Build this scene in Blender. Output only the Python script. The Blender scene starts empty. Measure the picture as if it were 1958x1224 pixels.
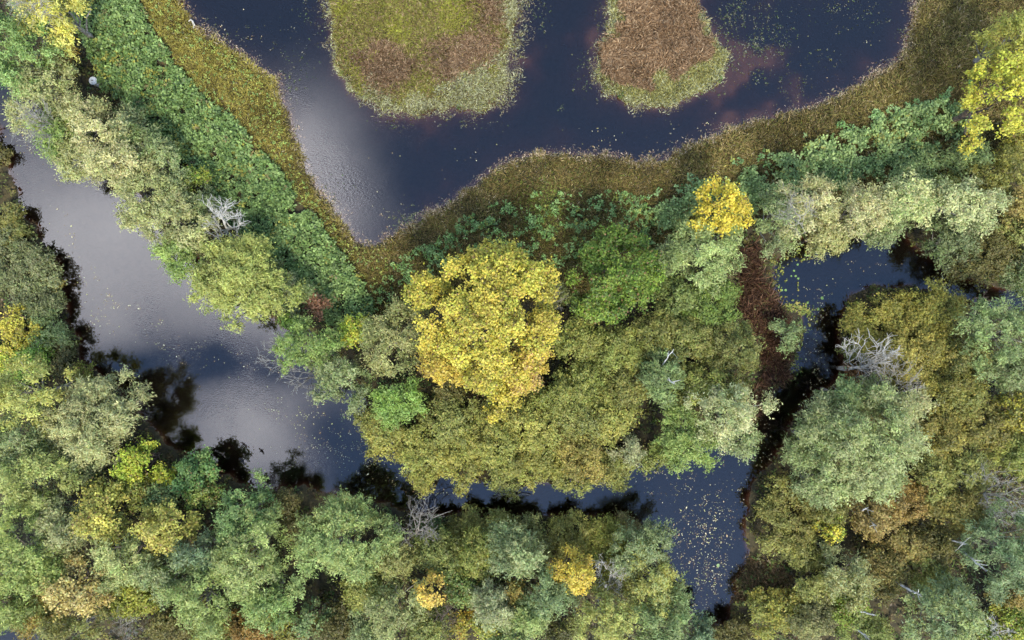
import bpy, math
import numpy as np
from mathutils import Vector

# ------------------------------------------------------------------ camera, sky, sun, exposure
H = 55.0                      # flying height of the camera above the water
PPM = 1958.0 / (H * 36.0 / 24.0)   # photograph pixels per metre at water level
SUN_EL, SUN_AZ = 54.0, 168.0      # sun stands to the south (bottom of the picture)
scene = bpy.context.scene
cam_d = bpy.data.cameras.new('camera'); cam_d.lens = 24; cam_d.sensor_width = 36; cam_d.clip_end = 3000
cam = bpy.data.objects.new('camera', cam_d); scene.collection.objects.link(cam)
cam.location = (0, 0, H); cam.rotation_euler = (0, 0, 0)
scene.camera = cam

world = bpy.data.worlds.new('World'); scene.world = world; world.use_nodes = True
wn = world.node_tree.nodes; wl = world.node_tree.links; wn.clear()
def wnode(t, **kw):
    n = wn.new(t)
    for k, v in kw.items(): setattr(n, k, v)
    return n
w_out = wnode('ShaderNodeOutputWorld'); w_bg = wnode('ShaderNodeBackground'); w_bg.inputs['Strength'].default_value = 0.13
sky = wnode('ShaderNodeTexSky', sky_type='NISHITA', sun_disc=False)
sky.sun_elevation = math.radians(SUN_EL); sky.sun_rotation = math.radians(SUN_AZ); sky.air_density = 1.0; sky.dust_density = 0.1; sky.ozone_density = 3.0
w_tc = wnode('ShaderNodeTexCoord'); w_sep = wnode('ShaderNodeSeparateXYZ'); wl.new(w_tc.outputs['Generated'], w_sep.inputs[0])
def wmath(op, a, b=None, c=None, clamp=False):
    n = wnode('ShaderNodeMath', operation=op, use_clamp=clamp)
    for i, v in enumerate((a, b, c)):
        if v is None: continue
        if isinstance(v, (int, float)): n.inputs[i].default_value = v
        else: wl.new(v, n.inputs[i])
    return n.outputs[0]
zc = wmath('MAXIMUM', w_sep.outputs['Z'], 0.12)
u = wmath('DIVIDE', w_sep.outputs['X'], zc); v = wmath('DIVIDE', w_sep.outputs['Y'], zc)
comb = wnode('ShaderNodeCombineXYZ'); wl.new(u, comb.inputs[0]); wl.new(v, comb.inputs[1])
nz = wnode('ShaderNodeTexNoise', noise_dimensions='3D'); nz.inputs['Scale'].default_value = 2.6; nz.inputs['Detail'].default_value = 3.5; nz.inputs['Roughness'].default_value = 0.5; nz.inputs['Distortion'].default_value = 0.25
mp = wnode('ShaderNodeMapping'); mp.inputs['Location'].default_value = (3.1, 1.7, 0.4); wl.new(comb.outputs[0], mp.inputs[0]); wl.new(mp.outputs[0], nz.inputs['Vector'])
nz2 = wnode('ShaderNodeTexNoise', noise_dimensions='3D'); nz2.inputs['Scale'].default_value = 0.8; nz2.inputs['Detail'].default_value = 1.0
mp2 = wnode('ShaderNodeMapping'); mp2.inputs['Location'].default_value = (7.3, 2.2, 1.4); wl.new(comb.outputs[0], mp2.inputs[0]); wl.new(mp2.outputs[0], nz2.inputs['Vector'])
def bank(cu, cv, ru, rv, amp):          # a bank of cloud overhead, centred on one direction
    a = wmath('DIVIDE', wmath('SUBTRACT', u, cu), ru); b = wmath('DIVIDE', wmath('SUBTRACT', v, cv), rv)
    d2 = wmath('ADD', wmath('MULTIPLY', a, a), wmath('MULTIPLY', b, b))
    return wmath('MULTIPLY', wmath('EXPONENT', wmath('MULTIPLY', d2, -1.0)), amp)
den = wmath('ADD', wmath('MULTIPLY', wmath('SUBTRACT', nz.outputs['Fac'], 0.5), 0.9), wmath('MULTIPLY', wmath('SUBTRACT', nz2.outputs['Fac'], 0.40), 1.1))
for bk in [(-0.52, 0.10, 0.30, 0.24, 0.50), (-0.33, -0.17, 0.20, 0.10, 0.34), (-0.30, 0.21, 0.10, 0.15, 0.24), (0.45, 0.09, 0.05, 0.03, 0.22), (0.02, 0.1, 0.26, 0.34, -0.30), (0.42, -0.1, 0.36, 0.34, -0.38), (0.25, 0.25, 0.36, 0.2, -0.30), (-.445, -.06, .075, .03, -.55), (-.56, -.085, .08, .035, -.5), (-.27, -.165, .05, .045, -.32), (-.2, -.22, .06, .04, -.4), (-.34, -.075, .05, .025, -.3)]:
    den = wmath('ADD', den, bank(*bk))
cov = wnode('ShaderNodeMapRange', interpolation_type='SMOOTHSTEP'); wl.new(den, cov.inputs['Value'])
cov.inputs['From Min'].default_value = 0.0; cov.inputs['From Max'].default_value = 0.62
w_mix = wnode('ShaderNodeMix', data_type='RGBA'); wl.new(cov.outputs['Result'], w_mix.inputs['Factor'])
wl.new(sky.outputs[0], w_mix.inputs['A']); w_mix.inputs['B'].default_value = (9.0, 9.1, 10.4, 1)      # thin grey cloud
cov2 = wnode('ShaderNodeMapRange', interpolation_type='SMOOTHSTEP'); wl.new(den, cov2.inputs['Value']); cov2.inputs['From Min'].default_value = 0.32; cov2.inputs['From Max'].default_value = 0.95
w_mix2 = wnode('ShaderNodeMix', data_type='RGBA'); wl.new(cov2.outputs['Result'], w_mix2.inputs['Factor'])
wl.new(w_mix.outputs['Result'], w_mix2.inputs['A']); w_mix2.inputs['B'].default_value = (19.5, 19.3, 20.0, 1)  # bright thick cloud
wl.new(w_mix2.outputs['Result'], w_bg.inputs['Color']); wl.new(w_bg.outputs[0], w_out.inputs[0])

sun_d = bpy.data.lights.new('sun', 'SUN'); sun_d.energy = 2.0; sun_d.angle = math.radians(15.0); sun_d.color = (1.0, 0.94, 0.84)
sun = bpy.data.objects.new('sun', sun_d); scene.collection.objects.link(sun)
_az, _el = math.radians(SUN_AZ), math.radians(SUN_EL)
sdir = Vector((math.sin(_az) * math.cos(_el), math.cos(_az) * math.cos(_el), math.sin(_el)))
sun.rotation_euler = sdir.to_track_quat('Z', 'Y').to_euler(); sun.location = (0, -60, 60)
vs = scene.view_settings; vs.view_transform = 'Standard'; vs.look = 'None'; vs.exposure = 1.42; vs.gamma = 1.0; vs.use_curve_mapping = False
scene.render.engine = 'CYCLES'; cy = scene.cycles
cy.max_bounces = 5; cy.diffuse_bounces = 3; cy.glossy_bounces = 2; cy.transmission_bounces = 3; cy.use_adaptive_sampling = True; cy.adaptive_threshold = .025; cy.adaptive_min_samples = 16; cy.transparent_max_bounces = 12
cy.caustics_reflective = False; cy.caustics_refractive = False; cy.use_denoising = True; cy.denoiser = 'OPENIMAGEDENOISE'; cy.denoising_input_passes = 'RGB_ALBEDO_NORMAL'; cy.denoising_prefilter = 'ACCURATE'; cy.sample_clamp_indirect = 4.0
scene.render.film_transparent = False; cy.pixel_filter_type = 'BLACKMAN_HARRIS'; cy.filter_width = 1.5

# ------------------------------------------------------------------ helpers
col = scene.collection
rng = np.random.default_rng(11)
def lin(c):
    c = np.asarray(c, float) / 255.0
    return np.where(c <= 0.04045, c / 12.92, ((c + 0.055) / 1.055) ** 2.4)
def leafc(c):                 # leaf and blade colours: a touch less saturated than read off the photograph
    c = lin(c); g = c @ np.array([.3, .6, .1]); return (g + (c - g) * .9) * (np.array([1.1, 1.0, .76]) if c[1] >= c[0] else np.array([.93, 1.0, .9]))
def at(px, py, z=0.0):
    f = (H - z) / H
    return (px - 979.0) / PPM * f, -(py - 612.0) / PPM * f
def P(pts, z=0.0): return np.array([at(x, y, z) for x, y in pts])
def unit(a): return a / np.maximum(np.linalg.norm(a, axis=-1, keepdims=True), 1e-9)

def new_mesh(name, verts, faces_flat, nper, mat, colors=None):
    """one mesh from a vertex array and faces that all have nper corners; colors = one RGB per face"""
    me = bpy.data.meshes.new(name)
    nf = len(faces_flat) // nper
    me.vertices.add(len(verts)); me.vertices.foreach_set('co', np.ascontiguousarray(verts, np.float32).ravel())
    me.loops.add(len(faces_flat)); me.loops.foreach_set('vertex_index', np.ascontiguousarray(faces_flat, np.int32))
    me.polygons.add(nf); me.polygons.foreach_set('loop_start', np.arange(0, nf * nper, nper, dtype=np.int32))
    if colors is not None:
        a = me.attributes.new('col', 'FLOAT_COLOR', 'FACE')
        a.data.foreach_set('color', np.concatenate([np.clip(colors, 0, 1), np.ones((nf, 1))], 1).astype(np.float32).ravel())
    me.update(calc_edges=True); me.materials.append(mat)
    return me
def link(name, me, parent=None, loc=(0, 0, 0)):
    o = bpy.data.objects.new(name, me); col.objects.link(o); o.location = loc
    if parent is not None: o.parent = parent
    return o
def tag(o, label, cat=None, group=None, kind=None):
    if label: o['label'] = label
    if cat: o['category'] = cat
    if group: o['group'] = group
    if kind: o['kind'] = kind
    return o
def thing(name, loc, label, cat, group=None):
    o = bpy.data.objects.new(name, None); o.empty_display_size = 0.3; col.objects.link(o); o.location = loc
    return tag(o, label, cat, group)

# value noise on the ground plane
class Noise:
    def __init__(s, seed, cell):
        s.t = np.random.default_rng(seed).random((128, 128)); s.c = cell
    def __call__(s, x, y):
        x = np.asarray(x) / s.c + 1000.0; y = np.asarray(y) / s.c + 1000.0
        i = np.floor(x).astype(int); j = np.floor(y).astype(int); f = x - i; g = y - j
        f = f * f * (3 - 2 * f); g = g * g * (3 - 2 * g)
        T = lambda a, b: s.t[a % 128, b % 128]
        return (T(i, j) * (1 - f) + T(i + 1, j) * f) * (1 - g) + (T(i, j + 1) * (1 - f) + T(i + 1, j + 1) * f) * g
N05, N1, N2, N4 = Noise(1, .5), Noise(2, 1.1), Noise(3, 2.3), Noise(4, 4.5)

def inside(px, py, poly):
    r = np.zeros(px.shape, bool); n = len(poly)
    for k in range(n):
        x1, y1 = poly[k]; x2, y2 = poly[(k + 1) % n]
        c = (y1 > py) != (y2 > py)
        with np.errstate(divide='ignore', invalid='ignore'):
            r ^= c & (px < (x2 - x1) * (py - y1) / (y2 - y1 + 1e-12) + x1)
    return r
def edge_dist(px, py, poly):
    d = np.full(px.shape, 1e9); n = len(poly)
    for k in range(n):
        a = poly[k]; b = poly[(k + 1) % n]; e = b - a
        t = np.clip(((px - a[0]) * e[0] + (py - a[1]) * e[1]) / (e @ e + 1e-12), 0, 1)
        d = np.minimum(d, np.hypot(px - a[0] - t * e[0], py - a[1] - t * e[1]))
    return d

# ------------------------------------------------------------------ materials
def mat_new(name):
    m = bpy.data.materials.new(name); m.use_nodes = True; nt = m.node_tree; nt.nodes.clear()
    return m, nt, nt.nodes.new('ShaderNodeOutputMaterial')
def leaf_material(name, rough, transl, spec):
    m, nt, out = mat_new(name)
    a = nt.nodes.new('ShaderNodeAttribute'); a.attribute_name = 'col'
    p = nt.nodes.new('ShaderNodeBsdfPrincipled'); p.inputs['Roughness'].default_value = rough; p.inputs['Specular IOR Level'].default_value = spec
    t = nt.nodes.new('ShaderNodeBsdfTranslucent'); mx = nt.nodes.new('ShaderNodeMixShader'); mx.inputs[0].default_value = transl
    nt.links.new(a.outputs['Color'], p.inputs['Base Color']); nt.links.new(a.outputs['Color'], t.inputs['Color'])
    nt.links.new(p.outputs[0], mx.inputs[1]); nt.links.new(t.outputs[0], mx.inputs[2]); nt.links.new(mx.outputs[0], out.inputs[0])
    return m
M_LEAF = leaf_material('tree leaves', .5, .28, .35)
M_HERB = leaf_material('herb leaves', .5, .22, .35)
M_GRASS = leaf_material('grass blades', .6, .2, .25)
M_FLOAT = leaf_material('fallen leaves', .6, .1, .3)
def wood_material(name, c1, c2, scale):
    m, nt, out = mat_new(name)
    p = nt.nodes.new('ShaderNodeBsdfPrincipled'); p.inputs['Roughness'].default_value = .8
    tc = nt.nodes.new('ShaderNodeTexCoord'); n = nt.nodes.new('ShaderNodeTexNoise'); n.inputs['Scale'].default_value = scale; n.inputs['Detail'].default_value = 5
    r = nt.nodes.new('ShaderNodeValToRGB'); r.color_ramp.elements[0].position = .35; r.color_ramp.elements[1].position = .65
    r.color_ramp.elements[0].color = (*lin(c1), 1); r.color_ramp.elements[1].color = (*lin(c2), 1)
    b = nt.nodes.new('ShaderNodeBump'); b.inputs['Strength'].default_value = .4; b.inputs['Distance'].default_value = .02
    for l in ((tc.outputs['Object'], n.inputs[0]), (n.outputs[0], r.inputs[0]), (r.outputs[0], p.inputs[0]), (n.outputs[0], b.inputs['Height']), (b.outputs[0], p.inputs['Normal']), (p.outputs[0], out.inputs[0])): nt.links.new(*l)
    return m
M_BARK = wood_material('grey brown bark', (70, 58, 48), (112, 98, 84), 6)
M_PALEBARK = wood_material('pale grey bark', (112, 104, 92), (160, 152, 138), 6)
M_DEAD = wood_material('bleached dead wood', (158, 152, 138), (208, 204, 192), 5)
M_TWIG = wood_material('grey bare twigs', (122, 115, 102), (170, 164, 150), 5)
M_BIRCH = wood_material('white birch bark', (150, 146, 138), (225, 222, 214), 3)

def ground_material():
    m, nt, out = mat_new('wet soil and pond bed')
    p = nt.nodes.new('ShaderNodeBsdfPrincipled'); p.inputs['Roughness'].default_value = .9
    g = nt.nodes.new('ShaderNodeNewGeometry'); s = nt.nodes.new('ShaderNodeSeparateXYZ'); nt.links.new(g.outputs['Position'], s.inputs[0])
    n = nt.nodes.new('ShaderNodeTexNoise'); n.inputs['Scale'].default_value = 1.3; n.inputs['Detail'].default_value = 8; n.inputs['Roughness'].default_value = .7
    nt.links.new(g.outputs['Position'], n.inputs['Vector'])
    soil = nt.nodes.new('ShaderNodeValToRGB'); e = soil.color_ramp.elements
    e[0].position = .32; e[0].color = (*lin((42, 34, 24)), 1); e[1].position = .7; e[1].color = (*lin((96, 80, 46)), 1)
    x = e.new(.52); x.color = (*lin((62, 56, 30)), 1)
    bed = nt.nodes.new('ShaderNodeValToRGB'); e = bed.color_ramp.elements
    e[0].position = .3; e[0].color = (*lin((80, 60, 46)), 1); e[1].position = .72; e[1].color = (*lin((112, 82, 64)), 1)
    nt.links.new(n.outputs[0], soil.inputs[0]); nt.links.new(n.outputs[0], bed.inputs[0])
    mr = nt.nodes.new('ShaderNodeMapRange'); mr.inputs['From Min'].default_value = -.06; mr.inputs['From Max'].default_value = .03
    nt.links.new(s.outputs['Z'], mr.inputs['Value'])
    mx = nt.nodes.new('ShaderNodeMix'); mx.data_type = 'RGBA'
    nt.links.new(mr.outputs['Result'], mx.inputs['Factor']); nt.links.new(bed.outputs[0], mx.inputs['A']); nt.links.new(soil.outputs[0], mx.inputs['B'])
    b = nt.nodes.new('ShaderNodeBump'); b.inputs['Strength'].default_value = .6; b.inputs['Distance'].default_value = .12
    nt.links.new(n.outputs[0], b.inputs['Height']); nt.links.new(b.outputs[0], p.inputs['Normal'])
    nt.links.new(mx.outputs['Result'], p.inputs['Base Color']); nt.links.new(p.outputs[0], out.inputs[0])
    return m
def water_material(name, bump, density):
    m, nt, out = mat_new(name)
    tr = nt.nodes.new('ShaderNodeBsdfTransparent'); tr.inputs[0].default_value = (.9, .82, .75, 1)
    gl = nt.nodes.new('ShaderNodeBsdfGlossy'); gl.inputs['Roughness'].default_value = .03
    lw = nt.nodes.new('ShaderNodeLayerWeight'); lw.inputs[0].default_value = .5      # mirror share: rises towards grazing views, same from above and below
    pw = nt.nodes.new('ShaderNodeMath'); pw.operation = 'POWER'; pw.inputs[1].default_value = 5.0
    fr = nt.nodes.new('ShaderNodeMapRange'); fr.inputs['To Min'].default_value = .098; fr.inputs['To Max'].default_value = 1.0
    nt.links.new(lw.outputs['Facing'], pw.inputs[0]); nt.links.new(pw.outputs[0], fr.inputs['Value'])
    df = nt.nodes.new('ShaderNodeBsdfDiffuse'); df.inputs[0].default_value = (.105, .075, .055, 1)      # peat brown murk
    tb = nt.nodes.new('ShaderNodeMixShader'); tb.inputs[0].default_value = .035; nt.links.new(tr.outputs[0], tb.inputs[1]); nt.links.new(df.outputs[0], tb.inputs[2])
    mx = nt.nodes.new('ShaderNodeMixShader')
    g = nt.nodes.new('ShaderNodeNewGeometry')
    n1 = nt.nodes.new('ShaderNodeTexNoise'); n1.inputs['Scale'].default_value = 4.2; n1.inputs['Detail'].default_value = 2.0; n1.inputs['Distortion'].default_value = .4
    mp = nt.nodes.new('ShaderNodeMapping'); mp.inputs['Rotation'].default_value = (0, 0, .6); mp.inputs['Scale'].default_value = (1.0, 2.4, 1)
    n2 = nt.nodes.new('ShaderNodeTexNoise'); n2.inputs['Scale'].default_value = .16; n2.inputs['Detail'].default_value = 2
    r2 = nt.nodes.new('ShaderNodeMapRange'); r2.inputs['From Min'].default_value = .46; r2.inputs['From Max'].default_value = .66; r2.inputs['To Min'].default_value = .05
    mu = nt.nodes.new('ShaderNodeMath'); mu.operation = 'MULTIPLY'
    b = nt.nodes.new('ShaderNodeBump'); b.inputs['Strength'].default_value = bump; b.inputs['Distance'].default_value = .05
    L = nt.links.new
    L(g.outputs['Position'], mp.inputs[0]); L(mp.outputs[0], n1.inputs['Vector']); L(g.outputs['Position'], n2.inputs['Vector'])
    L(n2.outputs[0], r2.inputs['Value']); L(n1.outputs[0], mu.inputs[0]); L(r2.outputs[0], mu.inputs[1]); L(mu.outputs[0], b.inputs['Height'])
    L(b.outputs[0], gl.inputs['Normal']); L(fr.outputs[0], mx.inputs[0]); L(tb.outputs[0], mx.inputs[1]); L(gl.outputs[0], mx.inputs[2]); L(mx.outputs[0], out.inputs['Surface'])
    va = nt.nodes.new('ShaderNodeVolumeAbsorption'); va.inputs['Color'].default_value = (.50, .36, .30, 1); va.inputs['Density'].default_value = density
    L(va.outputs[0], out.inputs['Volume'])
    return m
M_GROUND = ground_material()
M_RIVER = water_material('dark river water', .13, 12.0)
M_POND = water_material('peaty pond water', .16, 5.0)

# ------------------------------------------------------------------ shorelines (traced at water level)
river_px = [(-260, 20), (-60, 110), (40, 175), (110, 235), (200, 300), (275, 385), (330, 455), (410, 530), (500, 590), (600, 670), (690, 735), (715, 800), (790, 875), (870, 912), (960, 925), (1100, 920), (1200, 895), (1300, 868),
    (1380, 840), (1425, 800), (1470, 762), (1505, 718), (1522, 680), (1530, 640), (1536, 605), (1508, 590), (1486, 570), (1474, 545), (1480, 510), (1500, 480), (1540, 450), (1620, 440), (1720, 436), (1775, 490), (1830, 530), (1900, 548), (2080, 556),
    (2080, 606), (1960, 596), (1900, 590), (1850, 575), (1780, 556), (1720, 548), (1665, 545), (1628, 560), (1610, 600), (1606, 650), (1610, 705), (1590, 738), (1545, 765), (1520, 800), (1500, 850), (1460, 900), (1435, 940), (1424, 1000), (1428, 1070), (1408, 1110), (1400, 1150), (1388, 1195), (1345, 1200), (1312, 1165), (1292, 1105), (1272, 1064), (1240, 1040), (1226, 1004), (1192, 984), (1150, 988), (1050, 986), (950, 986), (870, 984), (780, 978), (680, 952), (600, 934), (480, 928), (400, 892), (330, 855), (282, 805), (205, 725), (158, 692), (152, 645), (132, 602), (124, 560), (100, 485), (42, 405), (16, 305), (-4, 235), (-120, 190), (-260, 150)]
pond_px = [(340, -60), (345, 0), (368, 48), (420, 82), (470, 112), (508, 140), (532, 170), (545, 205), (558, 250), (574, 302), (600, 352), (636, 392), (655, 430), (680, 460), (712, 469), (752, 450), (800, 424), (850, 394), (900, 358), (942, 324), (1000, 300), (1052, 293), (1120, 300), (1170, 297), (1232, 312), (1270, 305), (1330, 275), (1400, 246), (1470, 226), (1550, 206), (1640, 165), (1700, 130), (1736, 90), (1748, 40), (1756, -60)]
isl_a_px = [(640, -60), (638, 60), (641, 120), (662, 158), (692, 186), (742, 208), (800, 216), (860, 206), (916, 206), (948, 190), (964, 164), (962, 130), (972, 80), (990, 30), (1000, -60)]
isl_b_px = [(1172, -60), (1168, 60), (1150, 100), (1142, 146), (1160, 180), (1210, 204), (1260, 204), (1320, 186), (1378, 154), (1388, 112), (1366, 72), (1340, 24), (1322, -60)]
pool_px = [[(-80, 1188), (40, 1192), (78, 1204), (62, 1280), (-80, 1280)], [(1468, 1134), (1500, 1116), (1524, 1134), (1502, 1154)]]
def wiggle(pts, seed, amp=4.0):             # natural unevenness between the traced points
    r = np.random.default_rng(seed); out = []
    for k in range(len(pts)):
        a = np.array(pts[k], float); b = np.array(pts[(k + 1) % len(pts)], float)
        n = max(1, int(np.hypot(*(b - a)) / 14))
        for i in range(n):
            q = a + (b - a) * i / n
            out.append(q + (r.normal(0, amp, 2) if i else 0))
    return P(out)
RIVER, POND = wiggle(river_px, 1), wiggle(pond_px, 2, 3)
ISLE_A, ISLE_B = wiggle(isl_a_px, 3), wiggle(isl_b_px, 4)
POOLS = [wiggle(p, 5 + i, 2) for i, p in enumerate(pool_px)]
def signed(x, y):                            # metres from the nearest shore, positive on land
    w = inside(x, y, RIVER)
    pn = inside(x, y, POND) & ~inside(x, y, ISLE_A) & ~inside(x, y, ISLE_B)
    d = np.minimum.reduce([edge_dist(x, y, q) for q in [RIVER, POND, ISLE_A, ISLE_B] + POOLS])
    w2 = w | pn
    for q in POOLS: w2 |= inside(x, y, q)
    return np.where(w2, -d, d), pn
# graded sheet: fine in and around the picture, coarse out to the horizon
def axis(lo, hi, step):
    a = list(np.arange(lo, hi + 1e-6, step)); s = step * 2; x = hi
    while x < 1500: x += s; s *= 1.45; a.append(x)
    s = step * 2; x = lo
    while x > -1500: x -= s; s *= 1.45; a.insert(0, x)
    return np.array(a)
GX, GY = axis(-46, 46, .38), axis(-30, 30, .38)
gx, gy = np.meshgrid(GX, GY, indexing='ij')
SD, PN = signed(gx, gy)
far = (np.abs(gx) > 70) | (np.abs(gy) > 50); SD = np.where(far, 12.0, SD)
sm = lambda t: np.clip(t, 0, 1) ** 2 * (3 - 2 * np.clip(t, 0, 1))
gz = np.where(SD > 0, .05 + .38 * sm(SD / 1.6) + (N1(gx, gy) - .5) * .14 * sm(SD), 0)
deep = np.where(PN, .45 + .75 * sm(-SD / 4.5), .4 + 1.6 * sm(-SD / 3.0)) * sm(-SD / .9 + .12)
for cx, cy_, rr, hh in [(1118, 60, 42, .75), (1045, 190, 50, .5), (1420, 60, 70, .55), (1440, 150, 55, .5), (1010, 100, 30, .5), (740, 235, 60, .45), (860, 245, 60, .4), (1500, 60, 60, .4), (820, 395, 40, .3), (560, 40, 60, .35), (1620, 60, 90, .35), (1400, 220, 60, .3)]:
    bx, by = at(cx, cy_); rm = 1.5 * rr / PPM; hh = hh * .85
    deep = deep - np.where(PN, hh * np.exp(-((gx - bx) ** 2 + (gy - by) ** 2) / rm ** 2) * (.15 + 1.1 * N1(gx, gy) * (.5 + N2(gx, gy))), 0)
deep = np.maximum(deep, .1 * sm(-SD / .3))
gz = np.where(SD <= 0, -.03 - deep, gz)
nx, ny = gx.shape
idx = np.arange(nx * ny).reshape(nx, ny)
faces = np.stack([idx[:-1, :-1], idx[1:, :-1], idx[1:, 1:], idx[:-1, 1:]], -1).reshape(-1)
me = new_mesh('ground', np.stack([gx, gy, gz], -1).reshape(-1, 3), faces, 4, M_GROUND)
me.polygons.foreach_set('use_smooth', np.ones(len(me.polygons), bool))
tag(link('ground', me), 'dark wet soil of the marsh with banks and pond bed', kind='structure')
def lookup(G, x, y):
    i = np.clip(np.searchsorted(GX, x) - 1, 0, nx - 2); j = np.clip(np.searchsorted(GY, y) - 1, 0, ny - 2)
    f = np.clip((x - GX[i]) / (GX[i + 1] - GX[i]), 0, 1); g = np.clip((y - GY[j]) / (GY[j + 1] - GY[j]), 0, 1)
    return (G[i, j] * (1 - f) + G[i + 1, j] * f) * (1 - g) + (G[i, j + 1] * (1 - f) + G[i + 1, j + 1] * f) * g
def sd_at(x, y): return lookup(SD, x, y)
def z_at(x, y): return lookup(gz, x, y)

def water_body(name, outline, mat, label):
    n = len(outline)
    vv = [(x, y, 0.0) for x, y in outline] + [(x, y, -2.9) for x, y in outline]
    ff = [list(range(n)), list(range(2 * n - 1, n - 1, -1))] + [[i + n, (i + 1) % n + n, (i + 1) % n, i] for i in range(n)]
    me = bpy.data.meshes.new(name); me.from_pydata(vv, [], ff); me.materials.append(mat)
    import bmesh
    bm = bmesh.new(); bm.from_mesh(me); bmesh.ops.recalc_face_normals(bm, faces=bm.faces)
    bmesh.ops.triangulate(bm, faces=[f for f in bm.faces if len(f.verts) > 4]); bm.to_mesh(me); bm.free()
    return tag(link(name, me), label, kind='structure')
strip = [(150, -140), (250, 100), (440, 330), (610, 540), (760, 540), (1000, 400), (1300, 380), (1600, 290), (1860, 150), (1980, -140)]
water_body('pond_water', P(strip), M_POND, 'deep blue marsh pond around the two reed islands')
water_body('river_water', P([(-560, -140), (150, -140)] + [(x, y + 2) for x, y in strip[1:-1]] + [(1980, -138), (2560, -140), (2560, 1400), (-560, 1400)]), M_RIVER, 'calm river winding between wooded banks, mirroring cloud')

# ------------------------------------------------------------------ leaves, blades and wood as arrays
def kites(pos, axis_, nrm, l, w):
    """rhombus leaves: 4 corners"""
    b = unit(np.cross(nrm, axis_)); n = len(pos); l = np.broadcast_to(l, (n,))[:, None]; w = np.broadcast_to(w, (n,))[:, None]
    v = np.stack([pos - axis_ * l * .5, pos + b * w * .5 - axis_ * l * .05 + nrm * w * .12, pos + axis_ * l * .5, pos - b * w * .5 - axis_ * l * .05 + nrm * w * .12], 1)
    return v.reshape(-1, 3), np.arange(4 * n)
def tris(pos, axis_, nrm, l, w):
    b = unit(np.cross(nrm, axis_)); n = len(pos); l = np.broadcast_to(l, (n,))[:, None]; w = np.broadcast_to(w, (n,))[:, None]
    v = np.stack([pos + b * w * .5 - axis_ * l * .4, pos + axis_ * l * .6, pos - b * w * .5 - axis_ * l * .4], 1)
    return v.reshape(-1, 3), np.arange(3 * n)

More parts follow.
